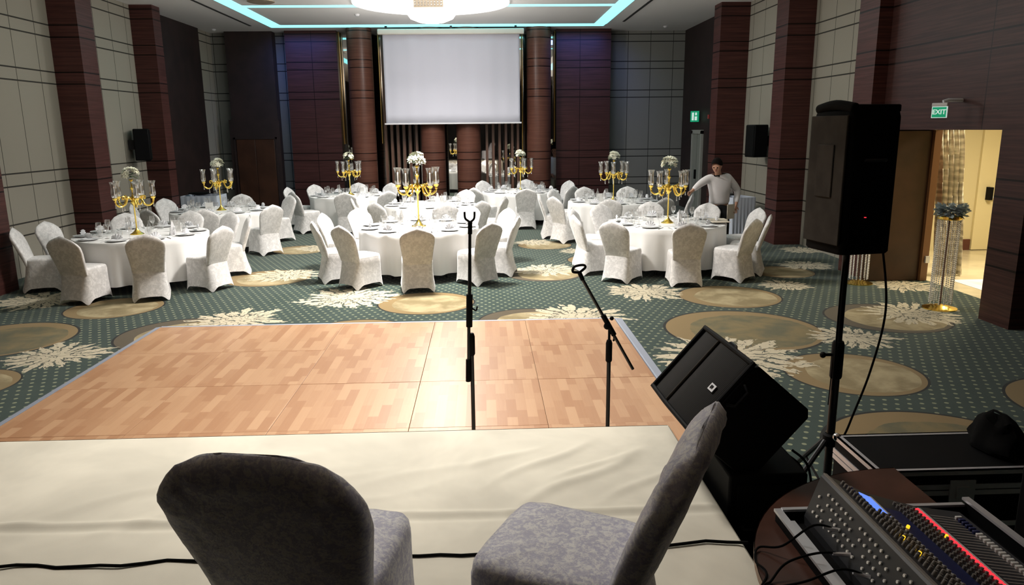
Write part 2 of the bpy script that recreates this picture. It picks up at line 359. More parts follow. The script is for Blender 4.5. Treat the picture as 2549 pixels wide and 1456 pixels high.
# ------------------------------------------------------------------ mesh helpers
class MB:
    def __init__(s): s.v = []; s.f = []; s.mi = []
    def add(s, vs, fs, mi=0):
        o = len(s.v); s.v += [tuple(p) for p in vs]; s.f += [tuple(o + i for i in f) for f in fs]; s.mi += [mi] * len(fs); return s
    def box(s, a, b, mi=0, M_=None):
        x0, y0, z0 = a; x1, y1, z1 = b
        vs = [Vector(p) for p in ((x0, y0, z0), (x1, y0, z0), (x1, y1, z0), (x0, y1, z0), (x0, y0, z1), (x1, y0, z1), (x1, y1, z1), (x0, y1, z1))]
        if M_: vs = [M_ @ p for p in vs]
        return s.add(vs, [(0, 3, 2, 1), (4, 5, 6, 7), (0, 1, 5, 4), (1, 2, 6, 5), (2, 3, 7, 6), (3, 0, 4, 7)], mi)
    def rings(s, rings, mi=0, cap=(True, True), close=True):
        n = len(rings[0]); o = len(s.v); fs = []
        for i in range(len(rings) - 1):
            for j in range(n if close else n - 1):
                k = (j + 1) % n
                fs.append((i * n + j, i * n + k, (i + 1) * n + k, (i + 1) * n + j))
        if cap[0]: fs.append(tuple(range(n - 1, -1, -1)))
        if cap[1]: fs.append(tuple((len(rings) - 1) * n + j for j in range(n)))
        return s.add([p for r in rings for p in r], fs, mi)
    def lathe(s, prof, n=24, mi=0, c=(0, 0, 0), cap=(True, True)):
        return s.rings([[(c[0] + r * math.cos(2 * PI * j / n), c[1] + r * math.sin(2 * PI * j / n), c[2] + z) for j in range(n)] for r, z in prof], mi, cap)
    def tube(s, pts, r, n=8, mi=0):
        pts = [Vector(p) for p in pts]; rr = r if isinstance(r, (list, tuple)) else [r] * len(pts)
        rings = []; up = None
        for i, p in enumerate(pts):
            d = (pts[min(i + 1, len(pts) - 1)] - pts[max(i - 1, 0)]).normalized()
            if up is None: up = Vector((0, 0, 1)) if abs(d.z) < .9 else Vector((1, 0, 0))
            a = d.cross(up).normalized(); bb = a.cross(d).normalized(); up = bb
            rings.append([p + a * math.cos(2 * PI * j / n) * rr[i] + bb * math.sin(2 * PI * j / n) * rr[i] for j in range(n)])
        return s.rings(rings, mi)
    def ball(s, c, r, n=10, mi=0, sc=(1, 1, 1)):
        prof = [(math.sin(PI * i / n), -math.cos(PI * i / n)) for i in range(n + 1)]
        return s.rings([[(c[0] + r * sc[0] * max(q, .001) * math.cos(2 * PI * j / n), c[1] + r * sc[1] * max(q, .001) * math.sin(2 * PI * j / n), c[2] + r * sc[2] * z) for j in range(n)] for q, z in prof], mi)
    def build(s, name, mats, parent=None, smooth=True, angle=40, bevel=0, loc=None):
        me = bpy.data.meshes.new(name); me.from_pydata(s.v, [], s.f)
        for m in (mats if isinstance(mats, (list, tuple)) else [mats]): me.materials.append(m if not isinstance(m, str) else M[m])
        me.polygons.foreach_set('material_index', s.mi); me.update()
        if smooth: me.shade_smooth(); me.set_sharp_from_angle(angle=math.radians(angle))
        o = bpy.data.objects.new(name, me); COL.objects.link(o)
        if parent: o.parent = parent
        if loc: o.location = loc
        if bevel:
            md = o.modifiers.new('bevel', 'BEVEL'); md.width = bevel; md.segments = 2; md.limit_method = 'ANGLE'
        return o
def tag(o, label=None, cat=None, group=None, kind=None):
    if label: o['label'] = label
    if cat: o['category'] = cat
    if group: o['group'] = group
    if kind: o['kind'] = kind
    return o
def thing(name, label, cat, loc=(0, 0, 0), rz=0, group=None):
    o = bpy.data.objects.new(name, None); o.empty_display_size = .1; COL.objects.link(o)
    o.location = loc; o.rotation_euler = (0, 0, rz)
    return tag(o, label, cat, group)
def kids(o): return [c for c in bpy.data.objects if c.parent == o]
def dup(root, loc, rz=0, label=None, group=None, scale=1):
    tree = KID.get(root.name)
    if tree is None:
        tree = KID[root.name] = [(c, [d for d in kids(c)]) for c in kids(root)]
    r = root.copy(); COL.objects.link(r); r.location = loc; r.rotation_euler = (0, 0, rz); r.scale = (scale,) * 3
    if label: r['label'] = label
    if group: r['group'] = group
    for c, ds in tree:
        e = c.copy(); COL.objects.link(e); e.parent = r
        for d in ds:
            k = d.copy(); COL.objects.link(k); k.parent = e
    return r
KID = {}
def struct(name, mb, m, **k): return tag(mb.build(name, m, **k), kind='structure')
def smooth_path(pts, n=8):
    pts = [Vector(p) for p in pts]; out = []
    P_ = [pts[0]] + pts + [pts[-1]]
    for i in range(1, len(P_) - 2):
        for k in range(n):
            t = k / n; a, b, c, d = P_[i - 1], P_[i], P_[i + 1], P_[i + 2]
            out.append(.5 * ((2 * b) + (c - a) * t + (2 * a - 5 * b + 4 * c - d) * t * t + (3 * b - a - 3 * c + d) * t ** 3))
    out.append(pts[-1]); return out

# ------------------------------------------------------------------ room
H = 4.95
struct('floor', MB().box((-9, -5, -.1), (6.6, 24, 0)), 'carpet', smooth=False)
struct('ceiling', MB().box((-9, -5, H), (6.6, 24, H + .2)), 'ceiling', smooth=False)
# left side
def seg(name, x0, x1, y0, y1, m, z1=H, z0=0): return struct(name, MB().box((x0, y0, z0), (x1, y1, z1)), m, smooth=False)
seg('wall_left', -7.8, -7.5, 11.2, 22, 'cream_y')
seg('wall_left', -7.8, -7.52, 4.5, 11.2, 'cream_y')
seg('wall_left', -7.8, -7.5, -5, 4.5, 'wood_dark')  # unseen stretch, given dark wood to cut bounced light
seg('pillar', -7.5, -7.0, 10.4, 11.2, 'wood_y')
seg('pillar', -7.5, -7.0, 13.9, 14.45, 'wood_y')
seg('pillar', -7.5, -7.02, 17.1, 17.5, 'wood_y')
seg('wall_left', -7.5, -7.44, 17.5, 20.9, 'wood_dark')
seg('pillar', -7.5, -7.0, 6.4, 7.0, 'wood_y')
# end wall
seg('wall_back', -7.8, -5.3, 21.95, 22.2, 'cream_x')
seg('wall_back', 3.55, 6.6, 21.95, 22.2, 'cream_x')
struct('wall_back', MB().box((-7.0, 21.6, 0), (-5.72, 21.95, H)).box((-7.05, 21.5, 0), (-5.67, 21.6, 2.6)), 'wood_dark', smooth=False)
struct('wall_back', MB().box((-5.35, 21.5, 0), (-3.95, 21.95, H)), 'wood_xl', smooth=False)
struct('wall_back', MB().box((2.08, 21.44, 0), (3.6, 21.49, H)).box((3.2, 21.49, 0), (3.6, 21.95, H)), 'wood_x', smooth=False)
struct('wall_back', MB().box((2.08, 22.05, 0), (3.6, 22.2, H)), 'wood_dark', smooth=False)
struct('wall_back', MB().box((-3.95, 22.05, 0), (2.08, 22.2, H)), 'wood_dark', smooth=False)
d = thing('door_1', None, None); d['kind'] = 'structure'
MB().box((-6.88, 21.47, 0), (-6.37, 21.5, 2.06)).build('door_leaf', 'wood_leaf', d, bevel=.005)
MB().box((-6.36, 21.47, 0), (-5.83, 21.5, 2.06)).build('door_leaf', 'wood_leaf', d, bevel=.005)
MB().box((-6.95, 21.46, 0), (-6.9, 21.5, 2.12)).box((-5.81, 21.46, 0), (-5.76, 21.5, 2.12)).box((-6.95, 21.46, 2.07), (-5.76, 21.5, 2.12)).build('door_frame', 'wood_dark', d)
mir = tag(MB().box((-3.95, 21.99, 0), (3.19, 22.02, H)).build('wall_mirror', 'mirror', smooth=False), 'tall dark mirror covering the end wall behind round brown columns', 'mirror')
for i, x in enumerate((-3.27, -1.37, -.39, 1.565)):
    struct('column', MB().lathe([(.335, 0), (.335, H)], 40, c=(x, 21.1, 0)), 'wood_plain')
for x in (-3.935, -2.86, 1.15, 2.072):
    struct('trim_%d' % (1 + (-3.935, -2.86, 1.15, 2.072).index(x)), MB().box((x - .010, 21.80, 1.9 if abs(x) > 1.2 else 0), (x + .010, 21.9, H)), 'brass', smooth=False)
# vertical louvres
lv = [-2.72, -2.55, -2.38, -2.21, -2.04, -1.86, .12, .3, .48, .66, .84, 1.0]
for i, x in enumerate(lv):
    tag(MB().box((x - .035, 21.5, 0), (x + .035, 21.7, H - .01)).build('louvre_slat', 'slat', smooth=False),
        'vertical brown slat below the screen, %s from the left, %s of the middle columns' % (('first', 'second', 'third', 'fourth', 'fifth', 'sixth')[i % 6], 'left' if x < 0 else 'right'), 'slat', 'louvre slats %s' % ('left' if x < 0 else 'right'))
# right side
seg('wall_right', 5.95, 6.6, 14.85, 17.1, 'cream_y')
seg('wall_right', 6.2, 6.6, 11.6, 14.27, 'cream_y')
seg('pillar', 5.68, 6.6, 14.27, 14.85, 'wood_y')
seg('pillar', 5.3, 6.6, 17.1, 17.6, 'wood_y')
seg('pillar', 5.7, 6.6, 11.02, 11.6, 'wood_y')
seg('wall_right', 5.8, 6.6, 17.6, 21.95, 'wood_dark')
struct('wall_right', MB().box((5.9, 10.78, 0), (6.55, 11.02, H)).box((5.9, 8.42, 2.21), (6.55, 10.78, H)).box((5.9, 7.9, 0), (6.55, 8.42, H)), 'wood_door', smooth=False)
seg('wall_right', 6.4, 6.6, -5, 7.9, 'wood_dark')
seg('wall_front', -7.8, 6.6, -5.2, -5, 'wood_dark')
# hall beyond the doorway
struct('floor', MB().box((6.6, 7.4, -.1), (11.5, 16, .001)), 'marble', smooth=False)
struct('wall_hall', MB().box((6.6, 13.3, 0), (11.5, 13.5, 3)).box((11.3, 7.4, 0), (11.5, 13.3, 3)).box((6.6, 7.4, 0), (11.3, 7.6, 3)), 'hall_wall', smooth=False)
struct('ceiling', MB().box((6.6, 7.4, 2.9), (11.5, 13.5, 3.0)), 'hall_wall', smooth=False)
struct('baseboard_hall', MB().box((8.7, 13.27, 0), (8.96, 13.3, .2)), 'maroon', smooth=False)
d = thing('door_2', None, None); d['kind'] = 'structure'
MB().box((8.97, 13.24, .01), (9.95, 13.3, 2.45)).build('door_leaf', 'hall_door', d, bevel=.006)
pb = MB().tube([(9.17, 13.14, .98), (9.9, 13.14, .98)], .014).build('push_bar', 'white_plastic', d)
MB().box((9.12, 13.12, .93), (9.18, 13.25, 1.16)).build('latch', 'black', d)
# small pale fire door in the far right corner
d = thing('door_3', None, None); d['kind'] = 'structure'
MB().box((5.74, 19.75, 0), (5.8, 19.85, 2.18)).box((5.74, 20.6, 0), (5.8, 20.7, 2.18)).box((5.74, 19.75, 2.1), (5.8, 20.7, 2.2)).build('door_frame', 'pale_door', d)
MB().box((5.77, 19.85, 0), (5.79, 20.2, 2.1)).build('door_leaf', 'pale_leaf', d)
MB().box((5.77, 20.24, 0), (5.79, 20.6, 2.1)).build('door_leaf', 'pale_leaf', d)
MB().box((5.72, 20.2, .9), (5.77, 20.25, 1.15)).build('door_handle', 'black', d)
# open leaf of the wide doorway
d = thing('door_4', None, None); d['kind'] = 'structure'
MB().box((5.62, 10.66, .01), (6.46, 10.72, 2.19)).build('door_leaf', 'wood_leaf', d)
MB().box((6.46, 10.60, .01), (6.56, 10.76, 2.2)).build('door_frame', 'wood_edge', d)
MB().box((6.50, 10.57, .28), (6.56, 10.6, .38)).build('hinge', 'steel', d)
tag(MB().box((5.72, 10.645, 1.52), (5.93, 10.655, 1.80)).build('paper_notice', 'paper', smooth=False), 'white sheet of paper taped to the open dark door leaf', 'notice')

# ------------------------------------------------------------------ ceiling lights
def led(a, b): return tag(MB().box(a, b).build('led_cove', 'led', smooth=False), None, 'light')
zc = H - .012
COV = [((-5.50, 20.42, zc), (3.28, 20.82, H), 'cyan light strip crossing the ceiling in front of the screen, farther of two'),
       ((-5.17, 17.30, zc), (2.98, 17.52, H), 'cyan light strip crossing the ceiling, nearer of two, cut by the round dome'),
       ((-5.50, 8.0, zc), (-5.17, 20.42, H), 'wide cyan light strip running along the left side of the ceiling'),
       ((2.98, 8.0, zc), (3.30, 20.42, H), 'wide cyan light strip running along the right side of the ceiling')]
for a, b, lb in COV:
    o = led(a, b); o['label'] = lb
for x, y0, y1, s in ((-5.95, 15, 20.5, 'left'), (3.68, 15, 20.05, 'right')):
    tag(MB().box((x - .03, y0, H - .01), (x + .03, y1, H)).build('air_slot', 'slot', smooth=False), 'thin black air slot in the ceiling beside the %s cyan strip' % s, 'vent')
def chandelier(loc, label, full=True):
    t = thing('chandelier', label, 'chandelier', loc)
    MB().lathe([(1.68, 0), (1.68, -.03), (1.55, -.045), (.4, -.045)], 64).build('dome', 'dome', t)
    MB().lathe([(.30, -.05), (.52, -.10), (.54, -.22), (.46, -.33), (.28, -.40), (.02, -.42)], 40).build('shade', 'bulb', t)
    if full:
        fr = MB(); fr.box((-.30, -1.0, -.25), (.30, -.42, -.06)); o = fr.build('crystal_frame', 'crystal_box', t)
        g = MB()
        for i in range(9):
            for j in range(3): g.ball((-.26 + i * .065, -1.02, -.10 - j * .05), .02, 6)
        g.build('crystal_bead', 'crystal', o)
    return t
chandelier((-1.05, 17.0, H), 'round white glowing dome chandelier in the ceiling above the tables')
def detector(x, y, lb): tag(MB().lathe([(.06, 0), (.06, -.02), (.035, -.045), (.0, -.045)], 16).build('smoke_detector', 'white_plastic', loc=(x, y, H)), lb, 'smoke detector')
detector(-7.1, 21.1, 'small white smoke detector on ceiling near the far left corner')
detector(5.0, 21.0, 'small white smoke detector on ceiling near the far right corner')
detector(-2.9, 18.6, 'small white smoke detector between the two cyan ceiling strips')
def ac(x, y, lb):
    t = thing('ceiling_diffuser', lb, 'vent', (x, y, H))
    MB().lathe([(.28, 0), (.28, -.015), (.24, -.03), (.18, -.01), (.12, -.03), (.06, -.01), (.0, -.02)], 28).build('louvre_ring', 'crystal_box', t)
ac(-4.6, 16.75, 'round ceiling diffuser inside the left cyan strip')

# ------------------------------------------------------------------ projection screen
t = thing('projection_screen', 'large white projection screen pulled down in front of the end wall', 'screen', (-.78, 20.6, 0))
MB().box((-1.92, -.07, 4.72), (1.92, .07, 4.86)).build('housing', 'screen_case', t, bevel=.02)
for x in (-1.7, 0, 1.7): MB().box((x - .03, -.03, 4.85), (x + .03, .03, H)).build('ceiling_bracket', 'black_metal', t)
g = MB(); N = 60
vs, fs = [], []
for i in range(N + 1):
    x = -1.80 + 3.60 * i / N
    for j in range(11):
        z = 4.74 - (4.74 - 2.46) * j / 10
        vs.append((x, .012 * math.sin(i * .9) * .5 + .01 * math.sin(i * .37 + j * .2), z))
for i in range(N):
    for j in range(10): fs.append((i * 11 + j, i * 11 + j + 1, (i + 1) * 11 + j + 1, (i + 1) * 11 + j))
g.add(vs, fs); o = g.build('fabric', 'screen', t, angle=80)
md = o.modifiers.new('solid', 'SOLIDIFY'); md.thickness = .004
MB().box((-1.84, -.02, 2.42), (1.84, .02, 2.46)).build('bottom_bar', 'white_plastic', t, bevel=.004)

# ------------------------------------------------------------------ chair
def superring(a, f, b, z, n=40, p=5.0, zf=None):
    out = []
    for j in range(n):
        th = 2 * PI * j / n; c, s = math.cos(th), math.sin(th)
        x = a * math.copysign(abs(c) ** (2 / p), c); y = math.copysign(abs(s) ** (2 / p), s)
        y = y * f if y > 0 else y * b
        out.append((x, y, z + (zf(th) if zf else 0)))
    return out
def chair_parts(t, m, hi=False):
    n = 96 if hi else 40
    hem = lambda th: .075 * math.cos(2 * th) ** 2
    sk = MB(); R = []
    for z, a, f, b, k in ((.002, .245, .25, .30, 1), (.07, .238, .245, .285, .75), (.16, .228, .24, .262, .45), (.27, .221, .238, .24, .2), (.38, .219, .238, .222, 0), (.44, .219, .238, .215, 0), (.462, .213, .232, .209, 0)):
        R.append(superring(a, f, b, z, n, 6, (lambda th, k=k: hem(th) * k)))
    if hi:
        R = [[Vector(p) * 1 + Vector((noise.noise(Vector((p[0] * 30, p[1] * 30, 0))) * .006 * (1 - abs(p[2] - .3)), noise.noise(Vector((p[1] * 30, p[0] * 30, 5))) * .006, 0)) for p in r] for r in R]
    sk.rings(R, cap=(False, False)); sk.build('skirt', m, t, angle=70)
    se = MB(); R = []
    for z, k in ((.455, 1.0), (.472, .99), (.487, .95), (.497, .85), (.502, .65), (.505, .35), (.506, .02)):
        r = superring(.216 * k, .235 * k, .212 * k, z, n, 6 if k > .6 else 4)
        R.append([(x, y, zz + (.003 * noise.noise(Vector((x * 25, y * 25, 1))) if hi else 0)) for x, y, zz in r])
    se.rings(R, cap=(True, True)); se.build('seat', m, t, angle=70)
    ba = MB(); R = []; nv = 26 if hi else 14
    for i in range(nv + 1):
        v = i / nv
        W = .205 + (.055 if hi else .043) * min(1, v / .68) ** 1.2 - (.0 if v < .84 else .075 * ((v - .84) / .16) ** 2.2)
        T = ((.044 if hi else .031) + .008 * math.sin(PI * v)) * (1 if v < .86 else max(.12, math.sqrt(max(0, 1 - ((v - .86) / .14) ** 2))))
        zb = .40 + v * .495; yb = -.188 - (.185 if hi else .15) * v ** 1.1
        ring = []
        for j in range(n):
            th = 2 * PI * j / n; c, s = math.cos(th), math.sin(th)
            x = W * math.copysign(abs(c) ** (2 / 5.5), c); y = T * math.copysign(abs(s) ** (2 / 3.2), s)
            q = abs(x) / .25
            z = zb + v ** 3 * (.060 - (.075 if hi else .105) * q ** (2.3 if hi else 1.25))
            y += -.018 * (1 - q * q) * v     # slight curve of the back
            if hi:
                k = .011 * v ** 3 * noise.noise(Vector((x * 13 + z * 16, y * 6, z * 7))) + .0035 * noise.noise(Vector((x * 34, z * 20, 3)))
                y += k; z += k * .5
            ring.append((x, yb + y, z))
        R.append(ring)
    ba.rings(R, cap=(False, True)); ba.build('backrest', m, t, angle=80)
CH = thing('banquet_chair', 'x', 'chair'); chair_parts(CH, 'velvet')
first = [True]
def place_chair(x, y, tx, ty, label, group, jit=0):
    rz = math.atan2(ty - y, tx - x) - PI / 2 + jit
    if first[0]:
        first[0] = False; KID[CH.name] = [(c, []) for c in kids(CH)]
        CH.location = (x, y, 0); CH.rotation_euler = (0, 0, rz); CH['label'] = label; CH['group'] = group; return CH
    return dup(CH, (x, y, 0), rz, label, group)

# tables: name, centre, where, list of (x, y) of the back tops, word for each chair
T = {
 'T1': ((-5.25, 11.55), 'left front table'), 'T2': ((-5.2, 14.95), 'left rear table'), 'T3': ((-1.05, 11.95), 'middle front table'),
 'T4': ((-1.1, 15.5), 'middle table, just behind the front one'), 'T5': ((-3.2, 18.1), 'rear table before the blue-lit panel'),
 'T6': ((.92, 18.6), 'rear table below the screen'), 'T7': ((2.75, 15.75), 'right rear table'), 'T8': ((2.97, 12.0), 'right front table')}
CHAIRS = {
 'T1': [(-6.78, 11.03), (-6.67, 11.76), (-5.6, 10.0), (-4.67, 10.3), (-4.02, 10.95), (-4.38, 12.87), (-3.98, 12.3), (-6.02, 12.82), (-5.14, 13.09)],
 'T2': [(-5.976, 13.55), (-6.617, 14.478), (-6.418, 15.6), (-4.988, 13.46), (-5.26, 16.4), (-4.1, 14.1), (-4.248, 16.1)],
 'T3': [(-2.147, 13.143), (-2.6, 12.457), (-2.52, 11.309), (-1.999, 10.75), (-.98, 10.45), (.034, 10.9), (.368, 12.799), (.46, 11.649), (-.317, 13.4), (-1.237, 13.42)],
 'T4': [(-2.43, 15.95), (-2.6, 15.2), (-1.996, 14.2), (-.745, 13.98), (-.48, 16.8), (.36, 15.0), (-.10, 14.2)],
 'T5': [(-4.62, 18.36), (-4.1, 17.05), (-3.05, 16.65), (-4.1, 19.1), (-3.26, 19.57), (-2.45, 19.45), (-2.3, 17.0)],
 'T6': [(-.02, 17.62), (.1, 19.75), (1.13, 20.0), (2.121, 19.45), (2.0, 17.6), (.96, 17.15)],
 'T7': [(2.37, 17.22), (3.285, 17.12), (1.5, 14.95), (1.26, 15.714), (2.42, 14.3), (3.5, 14.4), (4.19, 15.1), (1.64, 16.8)],
 'T8': [(2.15, 13.25), (1.62, 12.624), (3.02, 13.42), (3.9, 13.1), (4.53, 12.25), (1.6, 11.67), (2.02, 10.95), (2.94, 10.42), (3.93, 10.75), (4.35, 11.3)]}
def side(dx, dy):
    a = math.degrees(math.atan2(dy, dx)) % 360
    return ['right', 'rear right', 'rear', 'rear left', 'left', 'front left', 'front', 'front right'][int(((a + 22.5) % 360) // 45)]
for k, lst in CHAIRS.items():
    (cx, cy), wh = T[k]; used = {}
    info = []
    for (x, y) in lst:
        dx, dy = cx - x, cy - y; L = math.hypot(dx, dy)
        px, py = x + dx / L * .27, y + dy / L * .33
        # keep the seat from cutting the cloth
        r = math.hypot(px - cx, py - cy)
        if r < 1.25: px, py = cx + (px - cx) / r * 1.25, cy + (py - cy) / r * 1.25
        s = side(-dx, -dy); used.setdefault(s, []).append((px, py)); info.append((px, py, s))
    for px, py, s in info:
        e = used[s]; extra = ''
        if len(e) > 1:
            e2 = sorted(e); q = e2.index((px, py))
            extra = (', more to the left', ', more to the right')[q] if len(e2) == 2 else (', leftmost there', ', middle there', ', rightmost there')[q]
        place_chair(px, py, cx, cy, 'white velvet chair, %s side of the %s%s' % (s, wh.split(',')[0], extra), 'chairs around the ' + wh.split(',')[0], random.uniform(-.10, .10))

# ------------------------------------------------------------------ tables with cloths
def cloth_mesh(seed):
    mb = MB(); n = 120; rng = random.Random(seed); ph = [rng.uniform(0, 6.28) for _ in range(4)]
    def fold(th): return .6 * math.sin(15 * th + ph[0] + 1.5 * math.sin(3 * th)) + .25 * math.sin(26 * th + ph[1]) + .2 * math.sin(7 * th + ph[2])
    R = []
    for r, z in ((.02, .765), (.5, .765), (.92, .765), (.945, .762), (.958, .752)):
        R.append([(r * math.cos(2 * PI * j / n), r * math.sin(2 * PI * j / n), z) for j in range(n)])
    for i in range(1, 9):
        s = i / 8
        ring = []
        for j in range(n):
            th = 2 * PI * j / n; r = .958 + .012 * s + .052 * s ** .7 * (fold(th) - .35)
            ring.append((r * math.cos(th), r * math.sin(th), .752 - s * (.752 - .13) + .012 * fold(th + .3) * s))
        R.append(ring)
    mb.rings(R, cap=(True, False)); return mb
def table_base():
    t = thing('round_table', 'x', 'table')
    MB().lathe([(.90, .72), (.91, .73), (.91, .755), (.90, .758)], 48).build('tabletop', 'wood_dark', t)
    for a in range(4):
        x, y = .6 * math.cos(a * PI / 2 + .4), .6 * math.sin(a * PI / 2 + .4)
        MB().tube([(x, y, 0), (x * .95, y * .95, .72)], .018).build('leg', 'black_metal', t)
    return t
TB = table_base()
cloths = [cloth_mesh(i) for i in range(3)]
cl_obj = [c.build('tablecloth', 'tablecloth', angle=75) for c in cloths]

# ---------- table things
def lathe_obj(name, prof, m, n=18): return MB().lathe(prof, n, cap=(True, False)).build(name, m)
def hidden_source(o): return o
# wine glass / tumbler / plate / napkin / cutlery sources
wine = lathe_obj('wine_glass', [(.034, 0), (.034, .003), (.006, .008), (.005, .085), (.012, .092), (.034, .12), (.040, .150), (.036, .195), (.033, .21)], 'glass', 14)
water = lathe_obj('water_glass', [(.03, 0), (.031, .002), (.036, .08), (.04, .125)], 'glass', 14)
plate = MB().lathe([(.07, .002), (.085, .004), (.14, .018), (.142, .021), (.09, .010), (.02, .007)], 28).build('dinner_plate', 'china')
def napkin_mesh():
    mb = MB(); vs, fs = [], []
    n = 12
    for i in range(n + 1):
        th = PI * i / n; rr = .085
        fold_ = .012 * (1 if i % 2 else -1)
        for k, (r, z) in enumerate(((.01, .02), (rr * .6, .03 + .03 * math.sin(th)), (rr, .028 + .075 * math.sin(th)))):
            vs.append((r * math.cos(th), fold_ * r / rr, z if k else .022))
    for i in range(n):
        for k in range(2): fs.append((i * 3 + k, i * 3 + k + 1, i * 3 + 4 + k, i * 3 + 3 + k))
    mb.add(vs, fs); return mb
nap = napkin_mesh().build('napkin', 'napkin', smooth=False); md = nap.modifiers.new('s', 'SOLIDIFY'); md.thickness = .003
knife = MB().box((-.008, -.11, .001), (.008, .11, .004)).build('table_knife', 'chrome', smooth=False)
fk = MB().box((-.004, -.10, .001), (.004, .05, .004)).box((-.011, .05, .001), (.011, .06, .004))
for q in (-.009, -.003, .003, .009): fk.box((q - .0015, .06, .001), (q + .0015, .10, .004))
fork = fk.build('table_fork', 'chrome', smooth=False)
def single(src, loc, rz, label, cat, group):
    o = src.copy(); COL.objects.link(o); o.location = loc; o.rotation_euler = (0, 0, rz); return tag(o, label, cat, group)
# standing folded napkin (tall peak), menu card
pk = MB(); pk.add([(-.05, -.035, 0), (.05, -.035, 0), (.05, .035, 0), (-.05, .035, 0), (-.012, 0, .2), (.012, 0, .2)], [(0, 3, 2, 1), (0, 1, 5, 4), (1, 2, 5), (2, 3, 4, 5), (3, 0, 4)])
peak = pk.build('peaked_napkin', 'napkin', smooth=False)
cardm = MB(); cardm.add([(-.07, -.03, 0), (.07, -.03, 0), (.07, 0, .17), (-.07, 0, .17), (-.07, .03, 0), (.07, .03, 0)], [(0, 1, 2, 3), (3, 2, 5, 4), (0, 3, 4), (1, 5, 2)])
card = cardm.build('tent_card', 'paper', smooth=False)
bott = lathe_obj('water_bottle', [(.032, 0), (.034, .01), (.034, .15), (.012, .2), (.012, .24), (.0, .241)], 'glass', 14)

# candelabra
def flowers(t, z, s=1.0, seed=1, m='flower'):
    rng = random.Random(seed)
    b = MB()
    for i in range(26):
        a = rng.uniform(0, 2 * PI); e = rng.uniform(-.2, 1.0); r = .075 * s
        c = Vector((r * math.cos(a) * math.sqrt(max(.05, 1 - e * e * .8)), r * math.sin(a) * math.sqrt(max(.05, 1 - e * e * .8)), z + .07 * s * e))
        out = (c - Vector((0, 0, z - .04))).normalized()
        up = Vector((rng.uniform(-1, 1), rng.uniform(-1, 1), rng.uniform(-1, 1))).normalized(); u = out.cross(up).normalized(); v = out.cross(u)
        L = .042 * s
        for k in range(6):
            an = k * PI / 3
            dr = u * math.cos(an) + v * math.sin(an); pr = u * -math.sin(an) + v * math.cos(an)
            tip = c + dr * L + out * L * .35; mid = c + dr * L * .5 + out * L * .28
            b.add([c, mid + pr * L * .26, tip, mid - pr * L * .26], [(0, 1, 2, 3)])
        b.ball(c + out * .006, .011 * s, 6)
    bo = b.build('bouquet', m, t, smooth=False)
    lf = MB()
    for i in range(22):
        a = rng.uniform(0, 2 * PI); d = Vector((math.cos(a), math.sin(a), rng.uniform(-.5, .35))).normalized(); p = Vector((0, 0, z - .01))
        q = d.cross(Vector((0, 0, 1))).normalized()
        L = rng.uniform(.10, .155) * s
        lf.add([p + d * .03, p + d * L * .6 + q * .016, p + d * L, p + d * L * .6 - q * .016], [(0, 1, 2, 3)])
    lf.build('leaves', 'leaf', bo, smooth=False)
def candelabra():
    t = thing('candelabra', 'x', 'candelabra')
    MB().lathe([(.10, 0), (.10, .008), (.075, .02), (.045, .045), (.022, .075), (.012, .10)], 28).build('base', 'gold', t)
    MB().lathe([(.010, .09), (.010, .44), (.03, .47), (.045, .49), (.02, .52), (.03, .56), (.014, .60), (.012, .66), (.03, .70), (.012, .72), (.010, .80), (.03, .815), (.03, .83)], 20).build('stem', 'gold', t)
    for k in range(5):
        a = 2 * PI * k / 5 + .3; c, s = math.cos(a), math.sin(a)
        def P(r, z, da=0): return (r * c - da * s, r * s + da * c, z)
        pts = smooth_path([P(.02, .52), P(.07, .565), (P(.11, .53)), P(.15, .455), P(.21, .435), P(.265, .475), P(.275, .53)], 5)
        arm = MB().tube(pts, .0135, 8)
        arm.tube(smooth_path([P(.11, .53), P(.13, .58), P(.165, .575), P(.16, .54), P(.14, .545)], 4), .011, 6)
        arm.lathe([(.008, -.02), (.032, 0), (.038, .02), (.02, .025)], 14, c=P(.275, .545)); arm.ball(P(.275, .515), .018, 8)
        ao = arm.build('arm', 'gold', t)
        g = MB().lathe([(.028, 0), (.042, .02), (.047, .07), (.040, .13), (.042, .19), (.056, .235)], 16, c=P(.275, .57), cap=(False, False)).build('hurricane_glass', 'hurricane', t)
        MB().lathe([(.011, 0), (.011, .17), (.002, .175)], 10, c=P(.275, .565)).build('candle', 'candle', t)
        dr = MB()
        for q in range(7): dr.ball(P(.275, .50 - .0125 * q), .008 if q < 6 else .012, 5)
        dr.build('crystal_drop', 'crystal', t)
        dr = MB()
        for q in range(7): dr.ball(P(.18, .435 - .0125 * q), .008 if q < 6 else .012, 5)
        dr.build('crystal_drop', 'crystal', t)
    flowers(t, .90, 1.30, 3)
    return t
CA = candelabra()
KID[CA.name] = [(c, kids(c)) for c in kids(CA)]
spec = {'T1': 1.02, 'T2': 1.0, 'T3': 1.16, 'T5': 1.0, 'T6': 1.0, 'T7': 1.02, 'T8': 1.05}
CLR = {k: v[1] for k, v in T.items()}
ZT = .766
firstT = True
